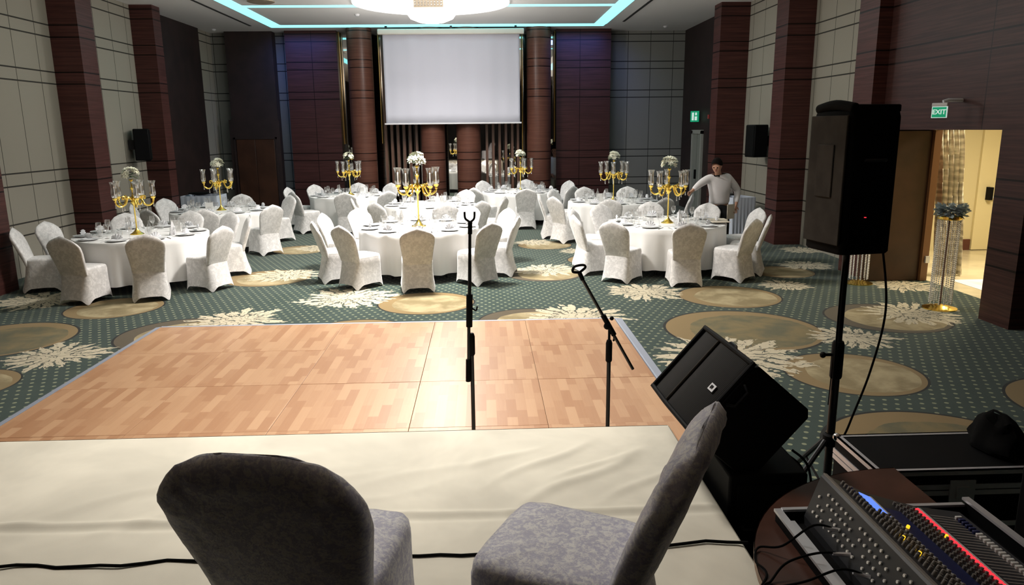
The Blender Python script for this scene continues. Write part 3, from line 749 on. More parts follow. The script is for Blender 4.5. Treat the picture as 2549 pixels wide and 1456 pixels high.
for ti, (k, ((cx, cy), wh)) in enumerate(T.items()):
    wh = wh.split(',')[0]
    tl = 'dark round table hidden under the white cloth of the %s' % wh
    if ti == 0:
        KID[TB.name] = [(c, []) for c in kids(TB)]; TB.location = (cx, cy, 0); TB['label'] = tl; TB['group'] = 'round banquet tables'
    else: dup(TB, (cx, cy, 0), ti, tl, 'round banquet tables')
    src = cl_obj[ti % 3]
    c = src if ti < 3 else src.copy()
    if ti >= 3: COL.objects.link(c)
    c.location = (cx, cy, 0); c.rotation_euler = (0, 0, ti * 1.3)
    tag(c, 'white floor-length cloth draped over the %s' % wh, 'tablecloth', 'white round tablecloths')
    if k in spec:
        lb = 'gold five-armed candelabra with white flowers on the %s' % wh
        off = {'T1': (-.05, -.05), 'T8': (.0, -.1)}.get(k, (0, 0))
        if k == 'T1':
            CA.location = (cx + off[0], cy + off[1], ZT); CA['label'] = lb; CA['group'] = 'candelabras on the tables'
        else: dup(CA, (cx + off[0], cy + off[1], ZT), ti * .7, lb, 'candelabras on the tables', spec[k])
    for q in range(10):
        qq = ('front', 'second', 'third', 'fourth', 'fifth', 'sixth', 'seventh', 'eighth', 'ninth', 'tenth')[q]; pl = 'front place, ' + wh if q == 0 else '%s place counterclockwise, ' % qq + wh
        a = 2 * PI * q / 10 - PI / 2 + .1 * math.sin(ti); ca, sa = math.cos(a), math.sin(a); rz = a + PI / 2
        def at(r, dt): return (cx + r * ca - dt * sa, cy + r * sa + dt * ca, ZT)
        j = random.uniform(-.01, .01)
        single(plate, at(.80, j), 0, 'white china plate, ' + pl, 'plate', 'plates on the ' + wh)
        p = at(.80, j); single(nap, (p[0], p[1], ZT + .006), rz + random.uniform(-.3, .3), 'folded white napkin on its plate, ' + pl, 'napkin', 'napkins on the ' + wh)
        single(wine, at(.57, .07 + j), 0, 'clear stemmed wine glass, ' + pl, 'glass', 'wine glasses on the ' + wh)
        single(water, at(.60, -.05 + j), 0, 'clear water tumbler, ' + pl, 'glass', 'tumblers on the ' + wh)
        single(knife, at(.80, .185), rz, 'steel table knife, ' + pl, 'knife', 'knives on the ' + wh)
        single(fork, at(.80, -.185), rz, 'steel table fork, ' + pl, 'fork', 'forks on the ' + wh)
for k, dx, dy in (('T1', .42, .25), ('T2', -.15, -.22), ('T4', .25, .1), ('T5', .3, 0), ('T7', -.3, -.15)):
    (cx, cy), wh = T[k]; single(card, (cx + dx, cy + dy, ZT), .15, 'white tent card standing on the %s' % wh.split(',')[0], 'card', 'tent cards')
for k, dx, dy in (('T8', .22, .02), ('T4', .12, .42), ('T7', -.12, .40), ('T1', .55, -.2)):
    (cx, cy), wh = T[k]; single(peak, (cx + dx, cy + dy, ZT), .6, 'tall peaked white napkin standing on the %s' % wh.split(',')[0], 'napkin', 'peaked napkins')
for k in T:
    (cx, cy), wh = T[k]
    for dx, dy in ((.25, -.3), (-.3, .25)):
        single(bott, (cx + dx, cy + dy, ZT), 0, 'clear glass bottle by the middle of the %s, %s one' % (wh.split(',')[0], 'nearer' if dy < 0 else 'farther'), 'bottle', 'bottles on the ' + wh.split(',')[0])
for i, (dx, dy, r) in enumerate(((.78, -.32, .3), (.83, -.05, -.2))):
    tag(MB().box((-.14, -.11, .0), (.14, .11, .012)).build('menu_folder', 'menu', loc=(2.97 + dx, 12.0 + dy, ZT + .03 + .0 * i), bevel=.002), 'cream menu folder at the right edge of the right front table, %s' % ('nearer one' if i == 0 else 'farther one'), 'menu')
for s in (wine, water, plate, nap, knife, fork, peak, card, bott): bpy.data.objects.remove(s)

# ------------------------------------------------------------------ dance floor
n = 1
for j in range(4):
    for i in range(5):
        x0 = -3.86 + i * 1.083; y1 = 8.68 - j * 1.083
        ends = {(0, 0): 'far left corner', (4, 0): 'far right corner', (0, 2): 'near left corner', (4, 3): 'nearest right corner, beside the wedge speaker'}
        lab = 'beech laminate dance floor panel, %s row, %s' % (('far', 'middle', 'near', 'nearest')[j], ('at the left edge', 'second from left', 'in the middle', 'second from right', 'at the right edge')[i])
        o = MB().box((0, 0, 0), (1.08, 1.08, .022)).build('dance_floor_panel', 'laminate', smooth=False, bevel=.002, loc=(x0, y1 - 1.08 + random.uniform(-.004, .004), .0))
        tag(o, lab, 'floor panel', 'dance floor panels', 'thing')
tag(MB().add([(-3.95, 4.4, 0), (-3.865, 4.4, 0), (-3.865, 8.76, 0), (-3.95, 8.76, 0), (-3.865, 4.4, .024), (-3.865, 8.69, .024), (-3.87, 4.4, .024), (-3.87, 8.69, .024)],
    [(0, 6, 7, 3), (6, 4, 5, 7), (0, 1, 4, 6), (3, 7, 5, 2), (1, 2, 5, 4), (0, 3, 2, 1)]).build('ramp_strip', 'alu', smooth=False), 'grey-blue metal ramp edge along the left side of the dance floor', 'edge strip')
tag(MB().add([(1.66, 4.36, 0), (1.56, 4.36, 0), (1.56, 8.76, 0), (1.66, 8.76, 0), (1.56, 4.36, .024), (1.56, 8.69, .024), (1.575, 4.36, .024), (1.575, 8.69, .024)],
    [(0, 3, 7, 6), (6, 7, 5, 4), (0, 6, 4, 1), (3, 2, 5, 7), (1, 4, 5, 2), (0, 1, 2, 3)]).build('ramp_strip', 'alu', smooth=False), 'grey-blue metal ramp edge along the right side of the dance floor', 'edge strip')
tag(MB().box((-3.865, 8.69, 0), (1.56, 8.73, .02)).build('ramp_strip', 'alu', smooth=False), 'thin metal edge along the far side of the dance floor', 'edge strip')

# ------------------------------------------------------------------ stage
struct('stage_platform', MB().box((-6, -3, 0), (1.00, 3.96, .585)), 'stage_wood', smooth=False)
bpy.data.objects['stage_platform']['kind'] = 'structure'
mb = MB(); vs, fs = [], []
X0, X1, Y0, Y1 = -4.0, 1.04, 1.62, 4.0; nx, ny = 260, 200
def wrink(x, y):
    z = 0
    # diagonal folds
    for (cx, cy, ang, L, amp, wd) in ((.45, 3.35, 38, .42, .010, .035), (.28, 3.55, 40, .35, .008, .03), (.55, 3.5, 36, .30, .007, .03), (.1, 3.62, 35, .25, .005, .03), (-.25, 3.5, 22, .4, .004, .04),
                                  (-1.6, 3.35, 30, .8, .007, .05), (-1.2, 3.2, 24, .7, .006, .04), (-.55, 3.2, 25, .5, .003, .04), (.75, 3.3, 40, .3, .006, .03), (.62, 2.3, 50, .3, .006, .05), (-1.7, 2.2, 35, .5, .005, .06)):
        a = math.radians(ang); dx, dy = x - cx, y - cy
        u = dx * math.cos(a) + dy * math.sin(a); v = -dx * math.sin(a) + dy * math.cos(a) + .02 * math.sin(u * 9)
        z += amp * math.exp(-(u / L) ** 4) * math.exp(-(v / wd) ** 2)
    z += .0035 * noise.noise(Vector((x * 2.2 + y * 1.5, y * 5 - x * 2.4, 0))) + .0015 * noise.noise(Vector((x * 7, y * 9, 2)))
    d = y - 3.05 + .01 * math.sin(x * 3); z += .006 * math.exp(-(d / .02) ** 2) - .004 * math.exp(-((d + .05) / .02) ** 2)
    return z * 1.5
for i in range(nx + 1):
    for j in range(ny + 1):
        x = X0 + (X1 - X0) * i / nx; y = Y0 + (Y1 - Y0) * j / ny
        e = max(0, 1 - (X1 - x) / .04, 1 - (Y1 - y) / .03)
        vs.append((x, y, .60 + wrink(x, y) * (1 - min(1, e)) - .006 * e * e))
for i in range(nx):
    for j in range(ny): a = i * (ny + 1) + j; fs.append((a, a + ny + 1, a + ny + 2, a + 1))
mb.add(vs, fs)
# hanging sides
for edge in (0, 1):
    N = 180; R = []
    for s in range(7):
        ring = []
        for i in range(N + 1):
            f = i / N; q = .018 * (s / 6) * math.sin(f * (150 if edge == 0 else 120) + math.sin(f * 31))
            z = .594 - s / 6 * .588
            ring.append((X0 + (X1 - X0) * f, Y1 + .006 + q + .02 * (s > 0), z) if edge == 0 else (X1 + .004 + q + .01 * (s > 0), Y0 + (Y1 - Y0) * f, z))
        R.append(ring)
    mb.rings(R, cap=(False, False), close=False)
tag(mb.build('stage_cloth', 'stage_cloth', angle=60), 'wrinkled ivory cloth covering the stage under the two near chairs', 'cloth')
pts = []
for i in range(60):
    x = -3.9 + i * (1.06 + 3.9) / 59
    pts.append((x, 2.71 + .012 * math.sin(x * 9) + .008 * math.sin(x * 23) + .02 * max(0, x), .608))
tag(MB().tube(pts, .0065, 6).build('stage_cable', 'black_matt'), 'thin black cable running across the ivory stage cloth', 'cable')

# near chairs on the stage
def near_chair(loc, rz, lb):
    t = thing('banquet_chair', lb, 'chair', loc, rz, 'chairs on the stage'); chair_parts(t, 'velvet_near', True); return t
near_chair((-.485, 1.99, .606), math.radians(-10), 'grey-white velvet-covered chair seen from behind, nearest on the stage')
near_chair((.225, 1.955, .606), math.radians(63), 'grey-white velvet-covered chair turned sideways on the stage beside the wedge speaker')

# ------------------------------------------------------------------ microphone stands
def mic_stand(loc, lb, boom, hub=.93, tilt=0):
    t = thing('microphone_stand', lb, 'microphone stand', loc)
    MB().tube([(0, 0, .06), (0, 0, hub - .02)], .0125, 10).build('pole', 'black_metal', t)
    MB().lathe([(.014, 0), (.02, .01), (.02, .12), (.014, .14)], 12, c=(0, 0, hub - .14)).build('clutch', 'black', t)
    for a in (20, 140, 260):
        c, s = math.cos(math.radians(a)), math.sin(math.radians(a))
        MB().tube([(0, 0, .10), (.24 * c, .24 * s, .012)], .010, 8).build('leg', 'black_metal', t)
    MB().tube([boom[0], boom[1]], .0095, 8).build('boom', 'black_metal', t)
    return t
# straight one
t = mic_stand((-.089, 4.32, .022), 'black microphone stand with folded boom, left of the two', ((.0, 0, 0.9), (0, 0, .95)), 1.06)
B = bpy.data.objects
bm_ = [c for c in kids(t) if c.name.startswith('boom')][0]; bpy.data.objects.remove(bm_)
MB().tube([(-.022, -.01, .80), (-.012, -.005, 1.2), (-.004, 0, 1.35), (.005, 0, 1.70)], [.010, .010, .011, .0085], 8).build('boom', 'black_metal', t)
MB().tube([(-.026, -.012, .76), (-.022, -.012, .90)], .015, 8).build('counter_grip', 'black', t)
MB().tube([(-.012, 0, 1.10), (-.006, 0, 1.30)], .019, 8).build('boom_clamp', 'black', t)
MB().tube(smooth_path([(.0, 0, 1.22), (.03, 0, 1.20), (.038, 0, 1.225)], 4), .005, 6).build('clamp_knob', 'black', t)
cp = MB().tube([(.005, 0, 1.66), (.007, 0, 1.73)], .013, 8)
cp.tube(smooth_path([(.007, 0, 1.73), (-.008, 0, 1.74), (-.022, 0, 1.755), (-.024, 0, 1.79)], 4), .007, 6).tube(smooth_path([(.007, 0, 1.73), (.022, 0, 1.74), (.032, 0, 1.755), (.034, 0, 1.79)], 4), .007, 6)
cp.build('microphone_clip', 'black', t)
# boomed one
t = mic_stand((.745, 4.32, .022), 'black microphone stand with tilted boom arm, right of the two', ((-.178, 0, 1.40), (.15, 0, .81)), 1.0)
MB().tube([(0, 0, 1.0), (0, 0, 1.07)], .008, 8).build('swivel', 'black', t)
MB().ball((-.015, -.01, 1.09), .022, 10).tube([(-.04, 0, 1.155), (.03, 0, 1.03)], .016, 8).ball((.01, -.02, 1.14), .013, 8).tube([(.024, 0, 1.06), (.026, -.01, 1.0)], .003, 5).ball((.026, -.01, 1.0), .007, 6).build('boom_clamp', 'black', t)
c2 = MB().tube([(-.165, 0, 1.375), (-.185, 0, 1.42)], .013, 8)
c2.tube(smooth_path([(-.185, 0, 1.42), (-.225, 0, 1.425), (-.215, 0, 1.455), (-.165, 0, 1.465), (-.150, 0, 1.45), (-.185, 0, 1.42)], 4), .008, 6)
c2.build('microphone_clip', 'black', t)

# ------------------------------------------------------------------ subwoofer and wedge
t = thing('subwoofer', 'large black floor speaker box standing beside the stage under the wedge speaker', 'speaker', (1.32, 3.40, 0))
MB().box((-.24, -.36, .03), (.12, .36, .75)).build('cabinet', 'black', t, bevel=.012)
MB().box((-.20, -.368, .08), (.09, -.36, .70)).build('rear_panel', 'black_matt', t)
for x in (-.12, .03):
    for z in (.5,): MB().tube(smooth_path([(x - .05, -.365, z), (x - .05, -.395, z), (x + .05, -.395, z), (x + .05, -.365, z)], 3), .009, 6).build('handle', 'black_metal', t)
for x in (-.18, .07):
    for y in (-.3, .3): MB().lathe([(.02, 0), (.025, .03)], 10, c=(x, y, 0)).build('foot', 'black', t)
th, al = .047, .853
e2 = Vector((math.sin(th), -math.cos(th), 0)); hh = Vector((math.cos(th), math.sin(th), 0))
e1 = -hh * math.cos(al) - Vector((0, 0, 1)) * math.sin(al); e3 = hh * math.sin(al) - Vector((0, 0, 1)) * math.cos(al)
O = Vector((1.156, 3.723, 1.257)); L1, L2, L3 = .427, .647, .365
t = thing('wedge_speaker', 'black wedge monitor speaker tilted toward the stage with small white badge', 'speaker', (0, 0, 0))
# profile in (e1,e3): cut flat at z=.75
def wp(a, b): return O + e1 * a + e3 * b
zc_ = .752
b1 = (wp(L1, 0).z - zc_) / math.cos(al); a1 = (wp(0, L3).z - zc_) / math.sin(al)
prof = [(0, .02), (.02, 0), (L1 - .02, 0), (L1, .02), (L1, b1), (a1, L3), (.03, L3), (0, L3 - .03)]
g = MB(); g.rings([[wp(a, b) + e2 * s for a, b in prof] for s in (0.0, .015, L2 - .015, L2)]); g.build('cabinet', 'black', t, angle=30, bevel=.006)
g = MB(); gp = []
for s, h_ in ((.03, .0), (.06, .016), (.26, .028), (.28, .022), (.30, .030), (.36, .030), (L2 - .06, .016), (L2 - .03, .0)):
    gp.append([wp(.02, .004) + e2 * s - e3 * h_, wp(L1 - .02, .004) + e2 * s - e3 * h_])
g.rings([[p[0] for p in gp], [p[1] for p in gp]], cap=(True, True)); g.build('grille', 'grille', t, angle=25)
MB().tube([wp(.015, .0) + e2 * .27 - e3 * .026, wp(L1 - .015, .0) + e2 * .27 - e3 * .026], .006, 6).build('grille_rib', 'cover', t)
fr_ = MB()
for p_, q_ in (((0, 0), (L1, 0)),):
    for s_ in (.012, L2 - .012): fr_.tube([wp(.0, .0) + e2 * s_ - e3 * .008, wp(L1, .0) + e2 * s_ - e3 * .008], .012, 8)
for a_ in (.01, L1 - .01): fr_.tube([wp(a_, 0) + e2 * .012 - e3 * .01, wp(a_, 0) + e2 * .26 - e3 * .03, wp(a_, 0) + e2 * .34 - e3 * .03, wp(a_, 0) + e2 * (L2 - .012) - e3 * .01], .012, 8)
fr_.build('grille_frame', 'black', t)
bd = MB(); q0 = wp(.19, 0) + e2 * .507 - e3 * .0262
bd.add([q0, q0 + e1 * .035, q0 + e1 * .035 + e2 * .05 + e3 * .0035, q0 + e2 * .05 + e3 * .0035], [(0, 1, 2, 3)])
bo = bd.build('badge', 'white_plastic', t, smooth=False); md = bo.modifiers.new('s', 'SOLIDIFY'); md.thickness = .003; md.offset = 0
bd2 = MB(); q0 = wp(.198, 0) + e2 * .519 - e3 * .0278
bd2.add([q0, q0 + e1 * .018, q0 + e1 * .018 + e2 * .008, q0 + e1 * .009 + e2 * .014, q0 + e1 * .018 + e2 * .022, q0 + e2 * .022], [(0, 1, 2, 3, 4, 5)])
o = bd2.build('badge_mark', 'black', bo, smooth=False); md = o.modifiers.new('s', 'SOLIDIFY'); md.thickness = .002; md.offset = 0
for s0 in (.16, .60):
    MB().tube([wp(-.003, .10) + e2 * (s0 - .05), wp(-.015, .10) + e2 * (s0 - .03), wp(-.015, .10) + e2 * (s0 + .03), wp(-.003, .10) + e2 * (s0 + .05)] if s0 < .5 else
              [wp(.10, .02) + e2 * L2, wp(.12, .05) + e2 * (L2 + .012), wp(.2, .05) + e2 * (L2 + .012), wp(.22, .02) + e2 * L2], .009, 6).build('handle', 'black_metal', t)
# cables hanging behind the sub
for i, (dx, dy) in enumerate(((.0, 0), (.045, .05))):
    tag(MB().tube(smooth_path([(1.47 + dx, 3.35 + dy, .70), (1.54 + dx, 3.30 + dy, .62), (1.57 + dx, 3.28 + dy, .35), (1.585 + dx, 3.3 + dy, .1), (1.63 + dx, 3.45, .012), (1.7 + dx, 3.9, .01)], 6), .006, 6).build('speaker_cable', 'black_matt'),
        'black cable hanging down beside the floor speaker box, %s' % ('nearer the box' if i == 0 else 'nearer the tripod'), 'cable')

# ------------------------------------------------------------------ loudspeaker on tripod
PX, PY = 2.005, 4.0
t = thing('tripod_stand', 'black tripod speaker stand holding the tall covered loudspeaker', 'speaker stand', (PX, PY, 0))
MB().tube([(0, 0, .12), (0, 0, 1.0)], .024, 14).build('lower_pole', 'black_metal', t)
MB().tube([(0, 0, .95), (0, 0, 1.60)], .0185, 14).build('upper_pole', 'black_metal', t)
MB().lathe([(.03, 0), (.034, .01), (.034, .20), (.028, .22)], 16, c=(0, 0, .86)).build('collar', 'black', t)
MB().tube([(-.03, 0, 1.0), (-.075, 0, 1.0)], .009, 8).ball((-.085, 0, 1.0), .018, 8).build('clamp_knob', 'black', t)
MB().tube([(-.03, -.01, .97), (-.035, -.01, .70)], .003, 5).build('pin_cord', 'black', t)
MB().lathe([(.03, 0), (.042, .01), (.042, .07), (.03, .08)], 16, c=(0, 0, .44)).build('hub', 'black', t)
for a in (206, 92, 335):
    c, s = math.cos(math.radians(a)), math.sin(math.radians(a))
    MB().tube([(.04 * c, .04 * s, .48), (.52 * c, .52 * s, .02)], .015, 8).build('leg', 'black_metal', t)
    MB().tube([(.02 * c, .02 * s, .16), (.28 * c, .28 * s, .25)], .008, 6).build('brace', 'black_metal', t)
t = thing('loudspeaker', 'tall black covered loudspeaker raised on the tripod stand', 'speaker', (2.015, 4.03, 1.60), math.radians(10))
# local: front is -x side (left/near), rear is -y side
R = []
def rr(hx, y0, y1, z, k=.03):
    pts = []
    for (cx, cy, a0) in ((hx - k, y1 - k, 0), (-hx + k, y1 - k, 90), (-hx * .98 + k, y0 + k, 180), (hx * .98 - k, y0 + k, 270)):
        for a in range(0, 91, 30): pts.append((cx + k * math.cos(math.radians(a0 + a)), cy + k * math.sin(math.radians(a0 + a)), z))
    return pts
for z, s in ((0, .95), (.012, 1), (.72, 1), (.745, .97), (.755, .92)): R.append(rr(.155 * s, -.165 * s, .165 * s, z))
MB().rings(R).build('cabinet', 'black_matt', t, angle=50)
cv = MB().box((-.170, -.155, .05), (-.156, .155, .73)); cv.box((-.178, -.07, .30), (-.169, .07, .58)); cv.build('dust_cover', 'cover', t, bevel=.006)
MB().tube(smooth_path([(-.13, -.16, .765), (-.135, 0, .785), (-.13, .15, .765)], 5), .028, 10).box((-.13, -.155, .745), (.145, .155, .785)).build('rolled_cover_top', 'black_matt', t, bevel=.015)
rp = MB().box((-.12, -.172, .06), (.12, -.164, .30)).build('rear_panel', 'black', t)
MB().lathe([(.006, 0), (.006, .004)], 8, c=(-.03, -.175, .20)).build('indicator_lamp', 'red_led', rp)
for x, z in ((-.08, .12), (-.03, .12), (.03, .12), (.08, .19)): MB().box((x - .014, -.178, z - .014), (x + .014, -.170, z + .014)).build('socket', 'black_metal', rp)
MB().tube(smooth_path([(-.05, -.165, .50), (-.05, -.188, .50), (.05, -.188, .50), (.05, -.165, .50)], 3), .009, 6).build('handle', 'black_metal', t)
tag(MB().tube(smooth_path([(2.13, 3.86, 1.64), (2.17, 3.84, 1.30), (2.13, 3.86, .95), (2.06, 3.90, .62), (2.03, 3.92, .45), (2.06, 3.93, .1), (2.2, 4.0, .008), (2.6, 4.2, .008)], 8), .006, 6).build('power_cable', 'black_matt'),
    'black cable drooping from the raised loudspeaker down past its pole', 'cable')
tag(MB().tube(smooth_path([(1.94, 3.86, 1.72), (1.95, 3.88, 1.60), (1.975, 3.965, 1.45), (1.975, 3.965, .8)], 8), .005, 6).build('signal_cable', 'black_matt'), 'short black cable following the pole below the raised loudspeaker', 'cable')

# ------------------------------------------------------------------ half-round table, flight case, mixer
t = thing('half_round_table', 'dark wood half-round table carrying the mixing console', 'table', (1.85, 2.15, 0))
n = 40; ring = [(.92 * math.cos(PI / 2 + PI * i / n), .92 * math.sin(PI / 2 + PI * i / n)) for i in range(n + 1)]
g = MB(); g.rings([[(x, y, .722) for x, y in ring], [(x, y, .75) for x, y in ring]]); g.build('tabletop', 'tabletop_wood', t, angle=30)
g = MB(); g.rings([[(x * 1.004, y * 1.004, .720) for x, y in ring], [(x * 1.004, y * 1.004, .7505) for x, y in ring]], cap=(False, False), close=False); g.build('edge_band', 'table_edge', t, angle=30)
for x, y in ((-.6, .35), (-.6, -.35), (-.08, .8), (-.08, -.8)): MB().tube([(x, y, 0), (x, y, .72)], .02, 8).build('leg', 'black_metal', t)
t = thing('flight_case', 'black flight case with metal edges standing behind the mixing console', 'case', (1.81, 3.13, 0))
W_, D_, Z_ = .82, .44, .70
MB().box((.006, .006, .02), (W_ - .006, D_ - .006, .60)).build('body', 'black', t)
lid = MB().box((.006, .006, .61), (W_ - .006, D_ - .006, Z_ - .003)).build('lid', 'black', t)
for z in (.04, .42, .585, .615, Z_ - .012):
    e = MB().box((0, 0, z - .012), (W_, .012, z + .012)).box((0, D_ - .012, z - .012), (W_, D_, z + .012)).box((0, .012, z - .012), (.012, D_ - .012, z + .012)).box((W_ - .012, .012, z - .012), (W_, D_ - .012, z + .012))
    e.build('edge_profile', 'steel', t, smooth=False)
e = MB().box((0, 0, Z_ - .004), (W_, .03, Z_)).box((0, D_ - .03, Z_ - .004), (W_, D_, Z_)).box((0, .03, Z_ - .004), (.03, D_ - .03, Z_)).box((W_ - .03, .03, Z_ - .004), (W_, D_ - .03, Z_)).build('edge_profile', 'steel', t, smooth=False)
for x in (0.01, W_ - .01):
    for y in (0.01, D_ - .01): MB().ball((x, y, Z_ - .01), .022, 10).build('ball_corner', 'chrome', t)
MB().box((.35, -.008, .53), (.47, 0, .65)).box((.38, -.014, .56), (.44, -.006, .62)).build('butterfly_latch', 'steel', t)
b_ = MB(); R = []
for i in range(9):
    v = i / 8; k = (1 - .55 * v ** 2) * (1 if v < .9 else .6)
    ring = []
    for a in range(28):
        th = a * PI / 14; q = 1 + .35 * noise.noise(Vector((math.cos(th) * 1.7, math.sin(th) * 1.7, v * 2.5)))
        ring.append((.10 * k * q * math.cos(th), .15 * k * q * math.sin(th), v * .17 * (1 + .3 * noise.noise(Vector((math.cos(th) * 1.2, math.sin(th) * 1.2, 7))))))
    R.append(ring)
b_.rings(R); t = thing('black_bag', 'crumpled black bag resting on the far right end of the flight case', 'bag', (2.53, 3.36, .705))
b_.build('body', 'black_matt', t); MB().tube(smooth_path([(-.02, -.06, .13), (.0, -.05, .17), (.0, .05, .175), (.01, .07, .13)], 4), .006, 6).build('handle', 'black_matt', t)
# rack at the right edge
t = thing('equipment_rack', 'tall black cabinet at the right edge beside the mixing console', 'cabinet', (2.085, 2.0, 0))
MB().box((-.05, -.5, .04), (.35, .55, 1.5)).build('cabinet', 'black', t, bevel=.01)
MB().box((-.058, -.45, .1), (-.05, .5, 1.44)).build('side_panel', 'black_matt', t)
for x in (0, .3):
    for y in (-.4, .45): MB().lathe([(.03, 0), (.03, .045)], 12, c=(x, y, 0)).build('caster', 'black', t)

# mixer: profile in (x, z), extruded along y
t = thing('mixing_console', 'open mixing console with rows of knobs in its case on the half-round table', 'mixer', (0, 0, 0))
YF, YN = 2.60, 1.62
def ext(prof, y0, y1): return MB().rings([[(x, y0, z) for x, z in prof], [(x, y1, z) for x, z in prof]])
tr = MB().box((1.13, YN - .04, .752), (1.90, YF + .04, .765)); tr.box((1.13, YF + .025, .765), (1.90, YF + .04, .80)).box((1.13, YN - .04, .765), (1.145, YF + .025, .80)).box((1.885, YN - .04, .765), (1.90, YF + .025, .825))
tr.build('case_tray', 'black', t, smooth=False)
for xs, z0, z1 in (((1.122, 1.15), .795, .806), ((1.878, 1.906), .822, .832)): MB().box((xs[0], YN - .04, z0), (xs[1], YF + .04, z1)).build('tray_rail', 'steel', t, smooth=False)
MB().box((1.15, YF + .02, .80), (1.88, YF + .04, .81)).build('tray_rail', 'steel', t, smooth=False)
MB().box((1.165, YN, .765), (1.182, YF - .02, .785)).build('tray_rail', 'steel', t, smooth=False)
bodyp = [(1.225, .765), (1.222, .80), (1.275, .965), (1.283, .972), (1.30, .966), (1.455, .890), (1.66, .825), (1.84, .795), (1.84, .765)]
ext(bodyp, YN, YF - .01).build('body', 'mixer', t, angle=20)
def slab(x0, z0, x1, z1, h, y0, y1, name, m, p=None):
    d = Vector((x1 - x0, 0, z1 - z0)).normalized(); nn = Vector((-d.z, 0, d.x)); nn = nn if nn.z > 0 else -nn
    return ext([(x0, z0), (x1, z1), (x1 + nn.x * h, z1 + nn.z * h), (x0 + nn.x * h, z0 + nn.z * h)], y0, y1).build(name, m, p or t, smooth=False)
slab(1.283, .9725, 1.296, .968, .006, YN, YF - .01, 'ridge_strip', 'knob_grey')
slab(1.448, .893, 1.458, .889, .004, YN, YF - .05, 'label_strip', 'knob_white')
slab(1.46, .888, 1.535, .864, .002, YN, YF - .12, 'blue_panel', 'mixer_blue')
slab(1.655, .8265, 1.668, .8225, .005, YN, YF - .03, 'label_strip', 'knob_white')
slab(1.40, .917, 1.445, .895, .004, YF - .21, YF - .06, 'display', 'blue_screen')
P_ = .0235
def row_at(x0, z0, x1, z1, f): return Vector((x0 + (x1 - x0) * f, 0, z0 + (z1 - z0) * f)), Vector((-(z1 - z0), 0, (x1 - x0))).normalized()
def post(c, nn, r, h, n=10):
    return MB().tube([c - nn * .001, c + nn * h * .8, c + nn * h], [r, r * .95, r * .75], n)
def knob_row(f, seg, m, r, h, name, cnt, y0, step=P_, skip=None):
    c, nn = row_at(*seg, f); base = None
    for i in range(cnt):
        if skip and skip(i): continue
        p = c + Vector((0, y0 - i * step, 0))
        if base is None:
            base = post(Vector((0, 0, 0)), nn, r, h).build(name, m, t, angle=50); o = base
        else: o = base.copy(); COL.objects.link(o)
        o.location = p
TOP = (1.30, .966, 1.455, .890); LOW = (1.455, .890, 1.66, .825); DECK = (1.66, .825, 1.84, .795); REAR = (1.222, .80, 1.275, .965)
NCH = 30
for f, m in ((.25, 'knob_grey'), (.62, 'knob_grey'), (.85, 'knob_grey')): knob_row(f, TOP, m, .0065, .016, 'knob', NCH, YF - .05, skip=(lambda i, f=f: f > .6 and i < 7))
kb = MB()
for f in (.43, .74):
    c, nn = row_at(*TOP, f)
    for i in range(NCH):
        if f > .6 and i < 7: continue
        kb.tube([c + Vector((0, YF - .062 - i * P_, 0)), c + Vector((0, YF - .062 - i * P_, 0)) + nn * .012], .0055, 8)
for f in (.42, .55, .68, .80):
    c, nn = row_at(*LOW, f)
    for i in range(NCH):
        kb.tube([c + Vector((0, YF - .062 - i * P_, 0)), c + Vector((0, YF - .062 - i * P_, 0)) + nn * .013], .0052, 8)
tag(kb.build('knob_bank', 'knob_grey', t), kind='stuff')
for i in (9, 15, 19):
    c, nn = row_at(*(TOP if i > 12 else LOW), .5 if i > 12 else .12); p = c + Vector((0, YF - .05 - i * P_, 0)); post(p, nn, .0065, .012).build('amber_lamp', 'amber_led', t)
c, nn = row_at(*LOW, .86); post(c + Vector((0, YF - .25, 0)), nn, .0065, .012).build('amber_lamp', 'amber_led', t)
c, nn = row_at(*LOW, .70)
# red button lamps along the lower edge
c, nn = row_at(*LOW, .93)
rb = None
for i in range(34):
    if rb is None: rb = MB().box((-.006, -.0065, 0), (.006, .0065, .007)).build('mute_lamp', 'red_led', t, smooth=False); o = rb
    else: o = rb.copy(); COL.objects.link(o)
    o.location = c + Vector((0, YF - .05 - i * .0195, 0))
